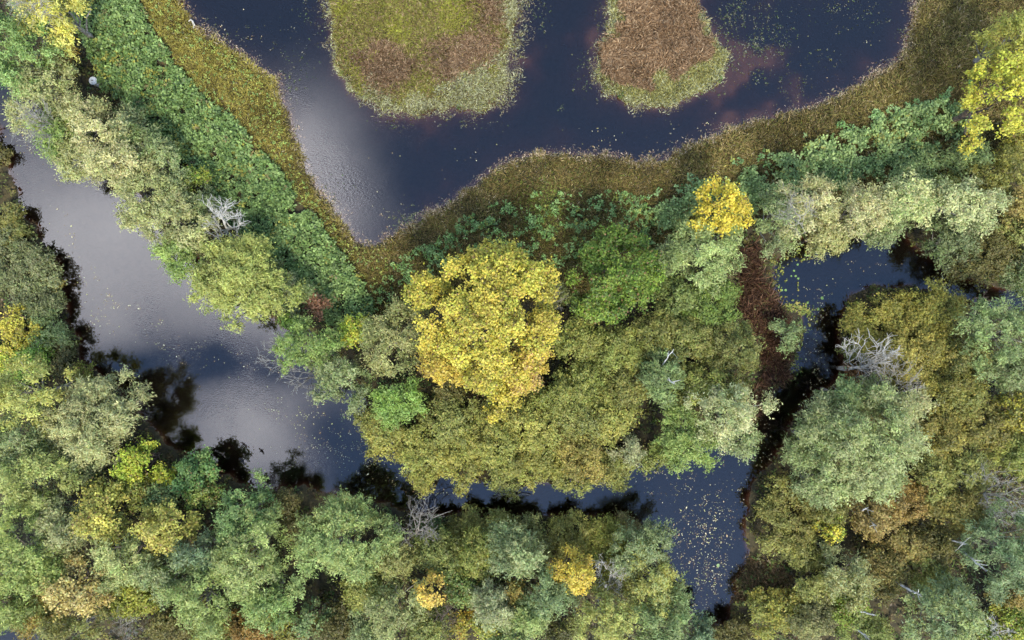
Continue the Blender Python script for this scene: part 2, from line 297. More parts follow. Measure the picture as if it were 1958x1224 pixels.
STY = {  # lobe share, tufts per m2 of lobe, leaves per tuft, tuft radius, leaf length, width, quads?, lobe size, spray (how far leaves point outwards), up bias
    'willow': dict(tpm=6.2, lpt=28, rt=.27, l=.20, w=.085, quad=False, lob=(.20, .40), spray=1.3, up=.45, flat=.85),
    'broad': dict(tpm=6.6, lpt=20, rt=.27, l=.18, w=.125, quad=True, lob=(.22, .40), spray=.8, up=.6, flat=.85),
    'scrub': dict(tpm=6.4, lpt=23, rt=.26, l=.165, w=.10, quad=False, lob=(.26, .46), spray=.8, up=.5, flat=.8),
    'shrub': dict(tpm=6.6, lpt=18, rt=.26, l=.17, w=.115, quad=True, lob=(.28, .48), spray=.7, up=.6, flat=.8),
}
def crown_mesh(r, R, Ry, zt, zb, style, cA, cB, fB, dens=1.0, lean=(0, 0), wb=1.0):
    s = STY[style]; zc = zb + (zt - zb) * .42; hz = zt - zc; dens = dens * (1.08 if R < 2.3 else .86)
    nl = int(np.clip(5 + 2.6 * R * R, 7, 60))
    k = np.arange(nl) + .5
    cz = 1 - k / nl * 1.12                            # upper dome and a little under the rim
    ph = k * 2.39996 + r.normal(0, .35, nl); sz = np.sqrt(np.clip(1 - cz * cz, 0, 1))
    wob = 1 + wb * (.16 * np.sin(2 * ph + r.random() * 6.3) + .13 * np.sin(3 * ph + r.random() * 6.3) + .09 * np.sin(5 * ph + r.random() * 6.3))
    rl = R * r.uniform(.9, 1.1) * r.uniform(*s['lob'], nl) * np.clip(1.9 / R, .62, 1.0) + .1
    a = r.uniform(.66, 1.04, nl) if wb > .3 else np.where(cz > .6, r.uniform(.6, .85, nl), r.uniform(.84, 1.02, nl))
    c = np.stack([sz * np.cos(ph) * np.maximum(R * wob * a - rl * .75, 0), sz * np.sin(ph) * np.maximum(Ry * wob * a - rl * .75, 0), zc + cz * (hz - rl * .6) * r.uniform(.62, 1.1, nl)], 1)
    c[:, 0] += lean[0] * (c[:, 2] - zc); c[:, 1] += lean[1] * (c[:, 2] - zc)
    out = unit(c - np.array([0, 0, zc - .5]))
    nt = np.maximum(4, (s['tpm'] * dens * 2 * math.pi * rl ** 2 * .85).astype(int))
    li = np.repeat(np.arange(nl), nt); n = len(li)
    d = unit(r.normal(0, 1, (n, 3)) + out[li] * .75 + np.array([0, 0, .55]))
    tp = c[li] + d * (rl[li] * np.where(r.random(n) < (.1 if style == 'willow' else .05), r.uniform(1.1, 1.45 if style == 'willow' else 1.25, n), r.uniform(.6, 1.12, n)))[:, None] * np.array([1, 1, s['flat']])
    tb = r.normal(1, .15, n).clip(.55, 1.5) * r.normal(1, .12, nl).clip(.7, 1.3)[li]
    ti = np.repeat(np.arange(n), r.poisson(s['lpt'], n).clip(3)); m = len(ti)
    dd = d[ti]
    pos = tp[ti] + r.normal(0, s['rt'] * .5, (m, 3)) * np.array([1, 1, .75]) + dd * (r.normal(0, .16, m) * s['spray'])[:, None]
    nrm = unit(dd * .6 + np.array([0, 0, s['up']]) + r.normal(0, .46, (m, 3)))
    ax = unit(dd * s['spray'] + r.normal(0, .6, (m, 3)) + np.array([0, 0, -.1])); ax = unit(ax - nrm * np.sum(ax * nrm, 1, keepdims=True))
    sc = r.uniform(.7, 1.25, m)
    v, f = (kites if s['quad'] else tris)(pos, ax, nrm, s['l'] * sc, s['w'] * sc)
    # colour: second tone in patches and single leaves
    wl_ = np.clip(fB + .32 * r.normal(0, 1, nl), 0, 1)
    wt = np.clip(wl_[li] + r.normal(0, .2, n), 0, 1)
    isB = r.random(m) < wt[ti]
    warm = lambda q: leafc(q) * (np.array([.97, .98, .93]) if q[0] > q[1] else 1.0)
    cc = np.where(isB[:, None], warm(cB), warm(cA)) * (tb[ti] * r.normal(1, .14, m).clip(.5, 1.6))[:, None]
    if style in ('broad', 'shrub'):                    # a few browned leaves
        cc = np.where((r.random(m) < .06)[:, None], leafc((134, 104, 58)), cc)
    cc *= 1 + r.normal(0, .05, (m, 3))
    me = new_mesh('crown', v, f, 4 if s['quad'] else 3, M_LEAF, cc)
    return me, c + out * (rl * (1.15 if style == 'willow' else .85))[:, None], zc
def tube(path, rad, sides=6):
    """tapered tube along a path -> verts, quad faces"""
    path = np.asarray(path, float); n = len(path); rad = np.broadcast_to(rad, (n,))
    t = unit(np.gradient(path, axis=0)); ref = np.array([.31, .87, .38]); a = unit(np.cross(t, ref)); b = np.cross(t, a)
    th = np.arange(sides) * 2 * math.pi / sides
    v = path[:, None, :] + rad[:, None, None] * (np.cos(th)[None, :, None] * a[:, None, :] + np.sin(th)[None, :, None] * b[:, None, :])
    i = np.arange(n * sides).reshape(n, sides); j = np.roll(i, -1, 1)
    f = np.stack([i[:-1], j[:-1], j[1:], i[1:]], -1).reshape(-1, 4)
    return v.reshape(-1, 3), f
class Wood:
    def __init__(s): s.v, s.f, s.n = [], [], 0
    def add(s, path, rad, sides=6):
        v, f = tube(path, rad, sides); s.v.append(v); s.f.append(f + s.n); s.n += len(v)
    def build(s, name, mat, parent=None):
        me = new_mesh(name, np.concatenate(s.v), np.concatenate(s.f).reshape(-1), 4, mat)
        me.polygons.foreach_set('use_smooth', np.ones(len(me.polygons), bool))
        return link(name, me, parent)
def bend(r, a, b, n=5, amp=.08):
    a = np.asarray(a, float); b = np.asarray(b, float); t = np.linspace(0, 1, n)[:, None]; L = np.linalg.norm(b - a)
    p = a + (b - a) * t + r.normal(0, amp * L * .35, (n, 3)) * np.sin(t * math.pi)
    return p

# ------------------------------------------------------------------ trees and bushes
SILVER = ((172, 180, 128), (150, 162, 104), .4); CREAM = ((186, 188, 142), (160, 168, 112), .4); SAGE = ((142, 158, 112), (124, 146, 92), .45)
GREYG = ((122, 138, 98), (104, 126, 76), .45); MEADOWG = ((142, 168, 88), (122, 152, 80), .45); LEAFG = ((110, 150, 58), (138, 172, 66), .35)
FRESH = ((146, 176, 50), (184, 190, 52), .35); TEAL = ((108, 132, 84), (124, 148, 92), .4); TEALG = ((104, 130, 98), (122, 146, 106), .45)
OLIVE = ((142, 140, 66), (162, 154, 72), .4); OLIVEG = ((126, 140, 64), (146, 152, 72), .4); GOLDOL = ((178, 164, 70), (158, 154, 68), .45); DKOLIVE = ((98, 98, 48), (120, 108, 52), .4)
YELLOW = ((222, 188, 62), (200, 184, 58), .35); GOLD = ((232, 178, 36), (222, 196, 54), .3); LEMON = ((206, 190, 46), (172, 174, 46), .35); ORANGE = ((226, 184, 66), (234, 198, 80), .4)
STRAW = ((206, 194, 96), (180, 176, 82), .4); TAN = ((212, 188, 116), (186, 158, 80), .4); BROWN = ((146, 114, 56), (126, 104, 52), .4); RUST = ((166, 112, 82), (140, 98, 66), .4)
YOL = ((196, 178, 72), (168, 160, 66), .4)
import zlib
def tree(name, px, py, rp, h, style, pal, label, ry=None, group=None, dens=1.0, bark=None, low=.22, cat=None, wb=1.0):
    r = np.random.default_rng(zlib.crc32(('%s%d,%d' % (name, px, py)).encode()))
    if 'yellow_tree' == name and rp < 64 and py > 900 and style in ('broad', 'shrub'): wb, h, dens = .25, h + 1.0, dens * 1.15      # compact rounded crowns standing above their neighbours
    zm = h * .62
    x, y = at(px, py, zm); ppm = PPM * H / (H - zm)
    R = rp / ppm; Ry = (ry or rp) / ppm
    zg = float(z_at(np.array([x]), np.array([y]))[0]); zg = max(zg, -.25)
    t = thing(name, (x, y, zg), label, cat or ('tree' if 'tree' in name else 'bush'), group)
    cA, cB, fB = pal
    me, lobes, zc = crown_mesh(r, R, Ry, h - zg, h * low, style, cA, cB, fB, dens, wb=wb)
    link('crown', me, t)
    w = Wood(); tr = .05 + .022 * h
    top = np.array([r.normal(0, .12 * R), r.normal(0, .12 * R), (h - zg) * .8])
    if 'tree' in name:
        stem = bend(r, (0, 0, -.3), top, 6, .06); w.add(stem, np.linspace(tr, .03, 6), 7)
    else:
        stem = None
        for k in range(4):
            q = lobes[r.integers(len(lobes))]; w.add(bend(r, (r.normal(0, .15), r.normal(0, .15), -.3), q, 5, .12), np.linspace(.055, .015, 5), 5)
    for q in lobes[r.permutation(len(lobes))[:min(len(lobes), 9)]]:
        s0 = stem[r.integers(1, 4)] if stem is not None else np.array([r.normal(0, .1), r.normal(0, .1), .1])
        w.add(bend(r, s0, q, 5, .12), np.linspace(tr * .42 if stem is not None else .04, .01, 5), 5)
    w.build('trunk' if 'tree' in name else 'stems', bark or (M_PALEBARK if style == 'willow' else M_BARK), t)
    return t

G1 = 'willows on the land strip above the river'
W = 'willow_tree'
tree('yellow_tree', 108, 28, 62, 8, 'willow', ((226, 212, 104), (208, 190, 70), .4), 'pale lemon tree with bare grey twigs in the top left corner')
tree('green_tree', 40, 92, 82, 8, 'willow', ((138, 170, 104), (118, 152, 84), .45), 'sage green tree below the pale lemon tree in the top left corner')
tree('bush', 118, 108, 44, 3, 'shrub', ((158, 128, 42), (120, 104, 44), .5), 'dull gold bush between sage green tree and green leafy carpet')
tree(W, 84, 178, 74, 5.62, 'willow', SILVER, 'pale willow next to the white round cap, left of it', group=G1)
tree(W, 118, 262, 58, 4.88, 'willow', MEADOWG, 'light green willow behind the bare grey branches over the river', group=G1)
tree(W, 188, 246, 72, 5.62, 'willow', CREAM, 'cream pale willow right below the white round cap', group=G1)
tree(W, 150, 298, 46, 4.12, 'willow', SILVER, 'small pale willow hanging over the river below the bare grey branches', group=G1)
tree(W, 258, 262, 50, 4.5, 'willow', GREYG, 'grey green willow touching the left edge of the green leafy carpet, upper one', group=G1)
tree(W, 232, 322, 66, 5.62, 'willow', CREAM, 'cream pale willow with its lower edge over the upper river', group=G1)
tree(W, 306, 300, 58, 4.5, 'willow', SAGE, 'sage willow third from the white round cap along the leafy carpet', group=G1)
tree(W, 284, 372, 64, 5.25, 'willow', SILVER, 'silvery willow on the river edge left of the bright green shrub', group=G1)
tree('shrub', 374, 344, 28, 3.5, 'shrub', ((138, 154, 52), (110, 138, 46), .4), 'small bright yellow-green shrub at the leafy carpet, above the white dead tree')
tree(W, 338, 366, 44, 4.5, 'willow', GREYG, 'shaded grey green willow beside the small bright yellow-green shrub', group=G1)
tree(W, 342, 426, 66, 5.25, 'willow', SILVER, 'silvery willow directly left of the white dead tree', group=G1)
tree(W, 396, 400, 36, 3.75, 'willow', GREYG, 'small grey green willow touching the white dead tree', group=G1)
tree(W, 342, 486, 44, 4.12, 'willow', MEADOWG, 'light green willow overhanging the river above the large round willow', group=G1)
tree(W, 462, 536, 100, 6.0, 'willow', ((166, 178, 96), (146, 162, 84), .4), 'large round light green willow below the white dead tree', ry=92, group=G1)
tree('bush', 548, 552, 46, 4, 'willow', GREYG, 'grey green bush between the large round willow and the leafy carpet')
tree('bush', 606, 584, 26, 3.2, 'shrub', RUST, 'small reddish brown bush at the lower tip of the leafy carpet')
tree('shrub', 560, 612, 26, 2.6, 'shrub', LEAFG, 'small fresh green shrub just left below the reddish brown bush')
tree('green_tree', 592, 654, 60, 6.5, 'willow', ((132, 158, 84), (114, 144, 72), .4), 'green tree below the reddish brown bush at the river bend')
tree(W, 652, 722, 64, 5.25, 'willow', SAGE, 'grey sage willow beside the bare twigs reaching over the river bend', group=G1)
tree('shrub', 684, 632, 36, 4, 'shrub', FRESH, 'yellow-green shrub left of the silvery willow beside the big yellow tree')
tree(W, 752, 652, 74, 5.25, 'willow', ((154, 160, 106), (134, 148, 90), .4), 'silvery olive willow leaning against the left side of the big yellow tree', ry=82, group=G1)
tree('green_tree', 760, 776, 50, 5, 'willow', ((138, 174, 92), (126, 160, 66), .4), 'light green tree at the river under the silvery olive willow')

# the large autumn tree in the middle of the picture
YB = tree('yellow_tree', 932, 604, 138, 11.5, 'broad', ((212, 186, 56), (184, 174, 52), .38), 'big bright yellow autumn tree in the middle of the picture', ry=148, dens=1.4, low=.25, wb=.25)
tree('yellow_tree', 850, 690, 56, 8.5, 'broad', ((204, 170, 44), (210, 176, 52), .4), 'yellow tree joined to the lower left side of the big yellow tree', dens=1.05)
tree('yellow_tree', 1002, 694, 58, 8.5, 'broad', ((206, 174, 52), (206, 160, 88), .28), 'yellow and peach orange tree at the lower right of the big yellow tree', dens=1.05)
tree('yellow_tree', 964, 752, 44, 6.5, 'broad', ((204, 180, 48), (184, 164, 44), .4), 'small yellow tree at the very foot of the big yellow tree', dens=1.05)
tree('green_tree', 1172, 530, 92, 8.5, 'broad', ((88, 120, 36), (120, 148, 46), .4), 'single rounded leafy green tree right of the big yellow tree', dens=1.5, wb=.28)
tree('yellow_tree', 1374, 404, 66, 8, 'broad', ((212, 182, 24), (222, 194, 40), .4), 'vivid golden tree standing by the upper green carpet', ry=52, dens=1.05)

G2 = 'pale willows between the golden tree and the right edge'
tree(W, 1342, 488, 82, 6.4, 'willow', ((158, 178, 116), (138, 162, 98), .45), 'pale sage willow directly below the vivid golden tree', group=G2)
tree(W, 1280, 500, 42, 4.4, 'willow', SAGE, 'small sage willow between the round green tree and the golden tree', group=G2)
tree(W, 1482, 428, 56, 5.6, 'willow', SAGE, 'sage willow with bare sticks, just right of the vivid golden tree', group=G2)
tree(W, 1540, 398, 64, 6.4, 'willow', CREAM, 'cream willow above the brown reed strip, second from the golden tree', group=G2)
tree(W, 1574, 452, 46, 4.8, 'willow', ((176, 178, 122), (150, 158, 100), .4), 'low cream willow drooping over the loop of the river', group=G2)
tree(W, 1632, 408, 62, 6.4, 'willow', CREAM, 'cream willow above the middle of the river loop', group=G2)
tree(W, 1720, 392, 66, 6.8, 'willow', ((190, 198, 146), (152, 174, 112), .4), 'broad pale green willow above the right part of the river loop', ry=58, group=G2)
tree(W, 1690, 438, 40, 4.8, 'willow', SAGE, 'sage willow dipping to the water below the broad pale willow', group=G2)
tree(W, 1832, 392, 70, 6.8, 'willow', ((176, 186, 140), (150, 168, 116), .45), 'silver willow near the right edge at the height of the golden tree', ry=56, group=G2)
tree(W, 1812, 466, 58, 3.6, 'willow', GREYG, 'grey green willow at the right end of the river loop', group=G2)
tree(W, 1890, 484, 66, 3.6, 'scrub', DKOLIVE, 'dark olive bushy tree between the river loop and the right edge', group=G2)
tree(W, 1950, 520, 46, 3.6, 'willow', GREYG, 'grey green tree at the right edge above the side channel', group=G2)
tree('bush', 1846, 304, 44, 4, 'willow', TEAL, 'blue-green bush below the right yellow tree', ry=34)
tree('bush', 1752, 328, 42, 3.5, 'willow', TEAL, 'blue-green bush at the lower edge of the right green carpet')
tree('bush', 1908, 338, 62, 4.5, 'scrub', ((138, 140, 62), (118, 124, 56), .4), 'olive bush beneath the right yellow tree')
tree('bush', 1800, 360, 36, 3, 'scrub', OLIVEG, 'low olive bush between the two blue-green bushes and the silver willow')
tree('bush', 1942, 404, 44, 5, 'scrub', ((178, 152, 78), (150, 136, 64), .4), 'tan gold bush on the right edge beside the silver willow')
tree('bush', 1936, 450, 40, 4.5, 'scrub', OLIVE, 'olive bush on the right edge under the tan gold bush')
tree('yellow_tree', 1902, 190, 76, 9, 'broad', ((206, 190, 44), (178, 174, 42), .4), 'large lemon yellow tree at the right edge of the meadow', ry=86, dens=1.05)
tree('yellow_tree', 1950, 148, 44, 8, 'broad', LEMON, 'bright yellow tree on the right edge beside the large lemon tree', dens=1.05)
tree('yellow_tree', 1936, 76, 52, 7.5, 'willow', ((186, 178, 72), (160, 160, 64), .4), 'muted yellow-green tree in the top right corner')
tree('shrub', 1932, 282, 34, 3, 'shrub', ((196, 176, 46), (150, 140, 44), .5), 'small yellow shrub under the large lemon tree')

G3 = 'bushes of the thicket on the river spit'
B = 'bush'
for px, py, rp, h, pal, lb in [
    (742, 830, 50, 3.6, GOLDOL, 'olive gold bush just under the light green tree at the river'),
    (806, 862, 58, 4, GOLDOL, 'olive gold bush second from the left tip of the spit thicket'),
    (868, 800, 62, 4.4, OLIVE, 'olive bush right under the lower left yellow tree'),
    (880, 874, 58, 3.2, GOLDOL, 'olive gold bush on the channel left of the low middle bush'),
    (946, 838, 64, 4.6, GOLDOL, 'olive gold bush straight below the small yellow tree'),
    (960, 892, 46, 2.6, OLIVE, 'low olive bush at the middle of the spit thicket channel edge'),
    (1024, 812, 64, 4.8, GOLDOL, 'olive gold bush lower right of the small yellow tree'),
    (1030, 876, 58, 3.2, GOLDOL, 'olive gold bush on the channel right of the low middle bush'),
    (1098, 798, 58, 4.6, OLIVE, 'olive bush below the bush that touches the peach orange tree'),
    (1112, 868, 64, 4.4, ((176, 152, 68), (150, 138, 60), .4), 'warm gold bush, brightest along the spit thicket channel edge'),
    (1170, 800, 52, 4.4, GOLDOL, 'olive gold bush at the right end of the spit thicket, above pale grey bush')]:
    tree(B, px, py, rp, h, 'scrub', pal, lb, group=G3)
for px, py, rp, h, pal, lb in [
    (716, 806, 34, 3, OLIVE, 'olive bush on the left tip of the spit thicket at the river'),
    (810, 908, 34, 2.2, GOLDOL, 'low olive gold bush on the lower left rim of the spit thicket'),
    (1092, 908, 40, 2.2, OLIVE, 'low olive bush on the bottom rim of the spit thicket'),
    (1172, 890, 42, 2.4, OLIVE, 'low olive bush on the spit rim beside the pale grey bush'),
    (856, 748, 36, 4, DKOLIVE, 'dark olive bush in the shade under the yellow trees'),
    (1066, 756, 46, 4.8, OLIVEG, 'olive green bush touching the peach orange tree'),
    (1122, 738, 58, 5, OLIVEG, 'olive green bush two bushes right of the peach orange tree'),
    (1108, 650, 52, 5, OLIVEG, 'olive green bush in the gap between yellow tree and round green tree'),
    (1176, 668, 60, 5, OLIVEG, 'olive green bush right under the rounded green tree'),
    (1250, 640, 60, 5, ((120, 130, 62), (138, 142, 70), .4), 'dull olive green bush lower right of the rounded green tree'),
    (1318, 654, 62, 5.2, ((116, 128, 62), (134, 138, 70), .4), 'dull olive green bush in the middle of the thicket left of the reed strip'),
    (1398, 668, 68, 5.2, ((122, 128, 68), (104, 116, 58), .4), 'rounded dull olive bush against the brown reed strip'),
    (1356, 576, 60, 5, ((120, 146, 62), (102, 128, 56), .4), 'leafy green bush under the pale sage willow by the reeds'),
    (1292, 572, 44, 4.6, ((124, 142, 76), (108, 128, 66), .4), 'green bush below the small sage willow'),
    (1196, 742, 52, 4.8, ((118, 128, 62), (138, 140, 68), .4), 'olive green bush left of the blue-green tree with white sticks'),
    (1350, 736, 58, 5, OLIVEG, 'olive green bush just above the pale silver tree'),
    (1058, 560, 34, 2.6, ((128, 140, 88), (116, 126, 70), .4), 'small grey green bush between yellow tree and round green tree')]:
    tree(B, px, py, rp, h, 'scrub', pal, lb, group=G3)
tree('green_tree', 1258, 716, 48, 6, 'willow', TEAL, 'blue-green tree with white broken sticks inside the thicket')
tree(W, 1384, 786, 74, 7.5, 'willow', ((184, 192, 148), (150, 166, 116), .45), 'pale silver tree beside the lower end of the reed strip', ry=66)
tree('green_tree', 1312, 838, 66, 5.5, 'willow', ((138, 162, 86), (120, 148, 72), .4), 'light green tree over the water below the pale silver tree', ry=58)
tree(W, 1412, 842, 40, 5, 'willow', SAGE, 'small sage tree over dark water at the pale silver tree')
tree(B, 1204, 862, 34, 4.2, 'willow', ((164, 172, 132), (144, 156, 112), .4), 'pale grey green bush on the spit rim over the water', group=G3)
tree(B, 1254, 872, 36, 3.6, 'scrub', ((132, 142, 66), (116, 132, 60), .4), 'yellow-green bush between the pale grey bush and light green tree', group=G3)

G4 = 'trees along the left and lower river bank'
for nm, px, py, rp, h, st, pal, lb in [
    (B, 2, 296, 24, 0.81, 'scrub', DKOLIVE, 'dark olive bush cut by the left edge at the upper river'),
    (B, 16, 436, 46, 1.22, 'scrub', ((152, 140, 66), (130, 128, 64), .4), 'olive gold bush on the left edge halfway up the river'),
    ('green_tree', 46, 512, 68, 1.62, 'scrub', ((134, 144, 102), (116, 128, 84), .45), 'grey sage tree with broad crown on the left bank'),
    (B, 72, 580, 46, 1.22, 'scrub', ((122, 134, 94), (104, 118, 74), .45), 'grey green bush between the broad sage tree and small yellow tree'),
    (B, 98, 548, 26, 0.86, 'scrub', ((164, 140, 62), (140, 126, 58), .4), 'small gold bush at the water beside the broad sage tree'),
    ('yellow_tree', 40, 632, 42, 2.25, 'broad', ((214, 190, 50), (176, 176, 60), .4), 'small yellow tree near the left edge of the river bend'),
    ('green_tree', 104, 640, 40, 1.88, 'willow', ((136, 158, 104), (116, 140, 84), .4), 'pale green tree beside the small yellow tree, on the bank'),
    (B, 62, 690, 48, 1.5, 'shrub', LEAFG, 'leaf green bush under the small yellow tree'),
    (B, 8, 684, 38, 1.5, 'shrub', FRESH, 'yellow-green bush cut by the left edge beside the leaf green bush'),
    (B, 122, 694, 30, 1.12, 'scrub', ((112, 106, 62), (132, 116, 64), .4), 'brownish bush at the water where the bank juts out'),
    (B, 158, 712, 28, 1.12, 'shrub', ((160, 150, 52), (128, 136, 50), .45), 'small gold green bush on the bank above the grey willow'),
    ('yellow_tree', 66, 752, 76, 7.5, 'willow', ((200, 194, 100), (166, 170, 82), .4), 'pale straw yellow tree on the left bank'),
    (W, 186, 798, 98, 6.5, 'willow', ((152, 162, 114), (170, 176, 126), .4), 'large silvery grey willow leaning over its dark reflection'),
    ('green_tree', 40, 846, 72, 7.5, 'willow', SAGE, 'sage tree on the left edge below the pale straw tree'),
    ('green_tree', 66, 908, 78, 8.0, 'willow', ((160, 174, 102), (138, 156, 86), .4), 'light green tree on the left edge below the large grey willow'),
    (B, 158, 884, 46, 5.0, 'willow', GREYG, 'shaded grey green bush right under the large silvery grey willow'),
    ('shrub', 268, 884, 44, 5.0, 'broad', ((152, 178, 50), (182, 190, 50), .4), 'bright lime green bush on the lower bank'),
    ('shrub', 322, 908, 24, 4.0, 'broad', ((176, 190, 40), (196, 190, 50), .4), 'small vivid lime bush beside the bright lime green one'),
    (B, 262, 930, 38, 4.5, 'shrub', OLIVEG, 'olive green bush under the bright lime green bush'),
    ('green_tree', 374, 908, 50, 4.12, 'broad', ((108, 150, 86), (128, 162, 90), .4), 'blue-green rounded tree at the water right of the lime bushes'),
    ('green_tree', 392, 942, 42, 4.12, 'broad', ((136, 154, 70), (112, 142, 68), .4), 'olive green rounded tree just under the blue-green rounded tree'),
    (B, 316, 950, 40, 4.0, 'shrub', TEAL, 'dark blue-green bush between lime bushes and the two yellow crowns'),
    ('yellow_tree', 208, 974, 56, 6.5, 'broad', YOL, 'olive yellow tree on the lower left, upper of two'),
    ('yellow_tree', 326, 1006, 52, 6.5, 'broad', ((204, 186, 82), (176, 166, 66), .4), 'olive yellow tree on the lower left, lower of two'),
    (W, 134, 1000, 58, 7.0, 'willow', ((158, 166, 120), (136, 150, 100), .4), 'silver willow left of the upper olive yellow tree'),
    ('green_tree', 46, 1058, 98, 8.5, 'willow', ((132, 156, 84), (152, 170, 92), .4), 'big light green tree on the lower left edge'),
    ('green_tree', 14, 1156, 58, 7.0, 'willow', ((140, 158, 88), (120, 140, 74), .4), 'light green tree in the bottom left corner'),
    ('yellow_tree', 156, 1116, 60, 7.0, 'broad', TAN, 'tan yellow tree with clustered crown near the bottom left'),
    (W, 244, 1058, 66, 7.5, 'willow', ((168, 180, 118), (140, 158, 96), .45), 'pale green willow between the tan tree and olive yellow trees'),
    (W, 332, 1092, 56, 7.0, 'willow', SAGE, 'sage willow under the lower olive yellow tree'),
    ('green_tree', 470, 984, 62, 7.0, 'willow', ((112, 146, 88), (132, 160, 96), .4), 'cool green tree at the lower bank right of the rounded pair'),
    ('green_tree', 486, 1050, 76, 8.0, 'willow', ((138, 160, 92), (152, 168, 108), .4), 'light sage green tree below the cool green tree'),
    ('green_tree', 396, 1050, 46, 7.0, 'willow', TEALG, 'grey blue-green tree right of the lower olive yellow tree'),
    (W, 394, 1134, 72, 7.5, 'willow', ((146, 166, 98), (126, 150, 84), .4), 'sage green willow second row from the bottom, left of centre'),
    ('green_tree', 512, 1146, 56, 6.5, 'willow', ((124, 154, 90), (140, 164, 92), .4), 'cool green tree low down between sage willow and big light tree'),
    (B, 548, 976, 44, 3.0, 'scrub', ((124, 112, 62), (104, 104, 56), .4), 'brownish olive bush left of the big light green tree at the bank'),
    ('green_tree', 656, 1032, 98, 8, 'willow', ((134, 160, 96), (158, 176, 106), .4), 'big light green tree on the lower bank at the widest shadow'),
    (B, 758, 1064, 46, 5.0, 'willow', ((150, 156, 92), (132, 142, 80), .4), 'yellowish grey bush below the bare twiggy tree'),
    (B, 272, 1132, 52, 4.5, 'shrub', ((146, 152, 48), (124, 138, 48), .45), 'yellow-green bush right of the tan yellow tree'),
    (B, 76, 1172, 54, 4.0, 'willow', ((160, 132, 50), (134, 122, 48), .45), 'gold brown bush above the small pool in the bottom left corner'),
    ('green_tree', 144, 1204, 62, 6.0, 'willow', ((160, 156, 82), (140, 142, 70), .4), 'olive tree on the bottom edge beside the small pool'),
    (B, 334, 1196, 52, 4.0, 'scrub', ((128, 114, 56), (106, 108, 52), .4), 'brown olive bush on the bottom edge below the sage willow'),
    (B, 418, 1206, 46, 4.0, 'scrub', OLIVEG, 'olive green bush on the bottom edge left of the orange brown one'),
    (B, 482, 1196, 54, 3.6, 'scrub', ((152, 112, 42), (124, 104, 44), .45), 'orange brown bush on the bottom edge'),
    (B, 552, 1206, 42, 4.0, 'shrub', ((136, 138, 46), (116, 118, 44), .4), 'yellow olive bush on the bottom edge right of the orange brown one'),
    ('green_tree', 602, 1180, 38, 5.0, 'broad', TEAL, 'dark blue-green tree on the bottom edge')]:
    tree(nm, px, py, rp, h, st, pal, lb, group=G4)

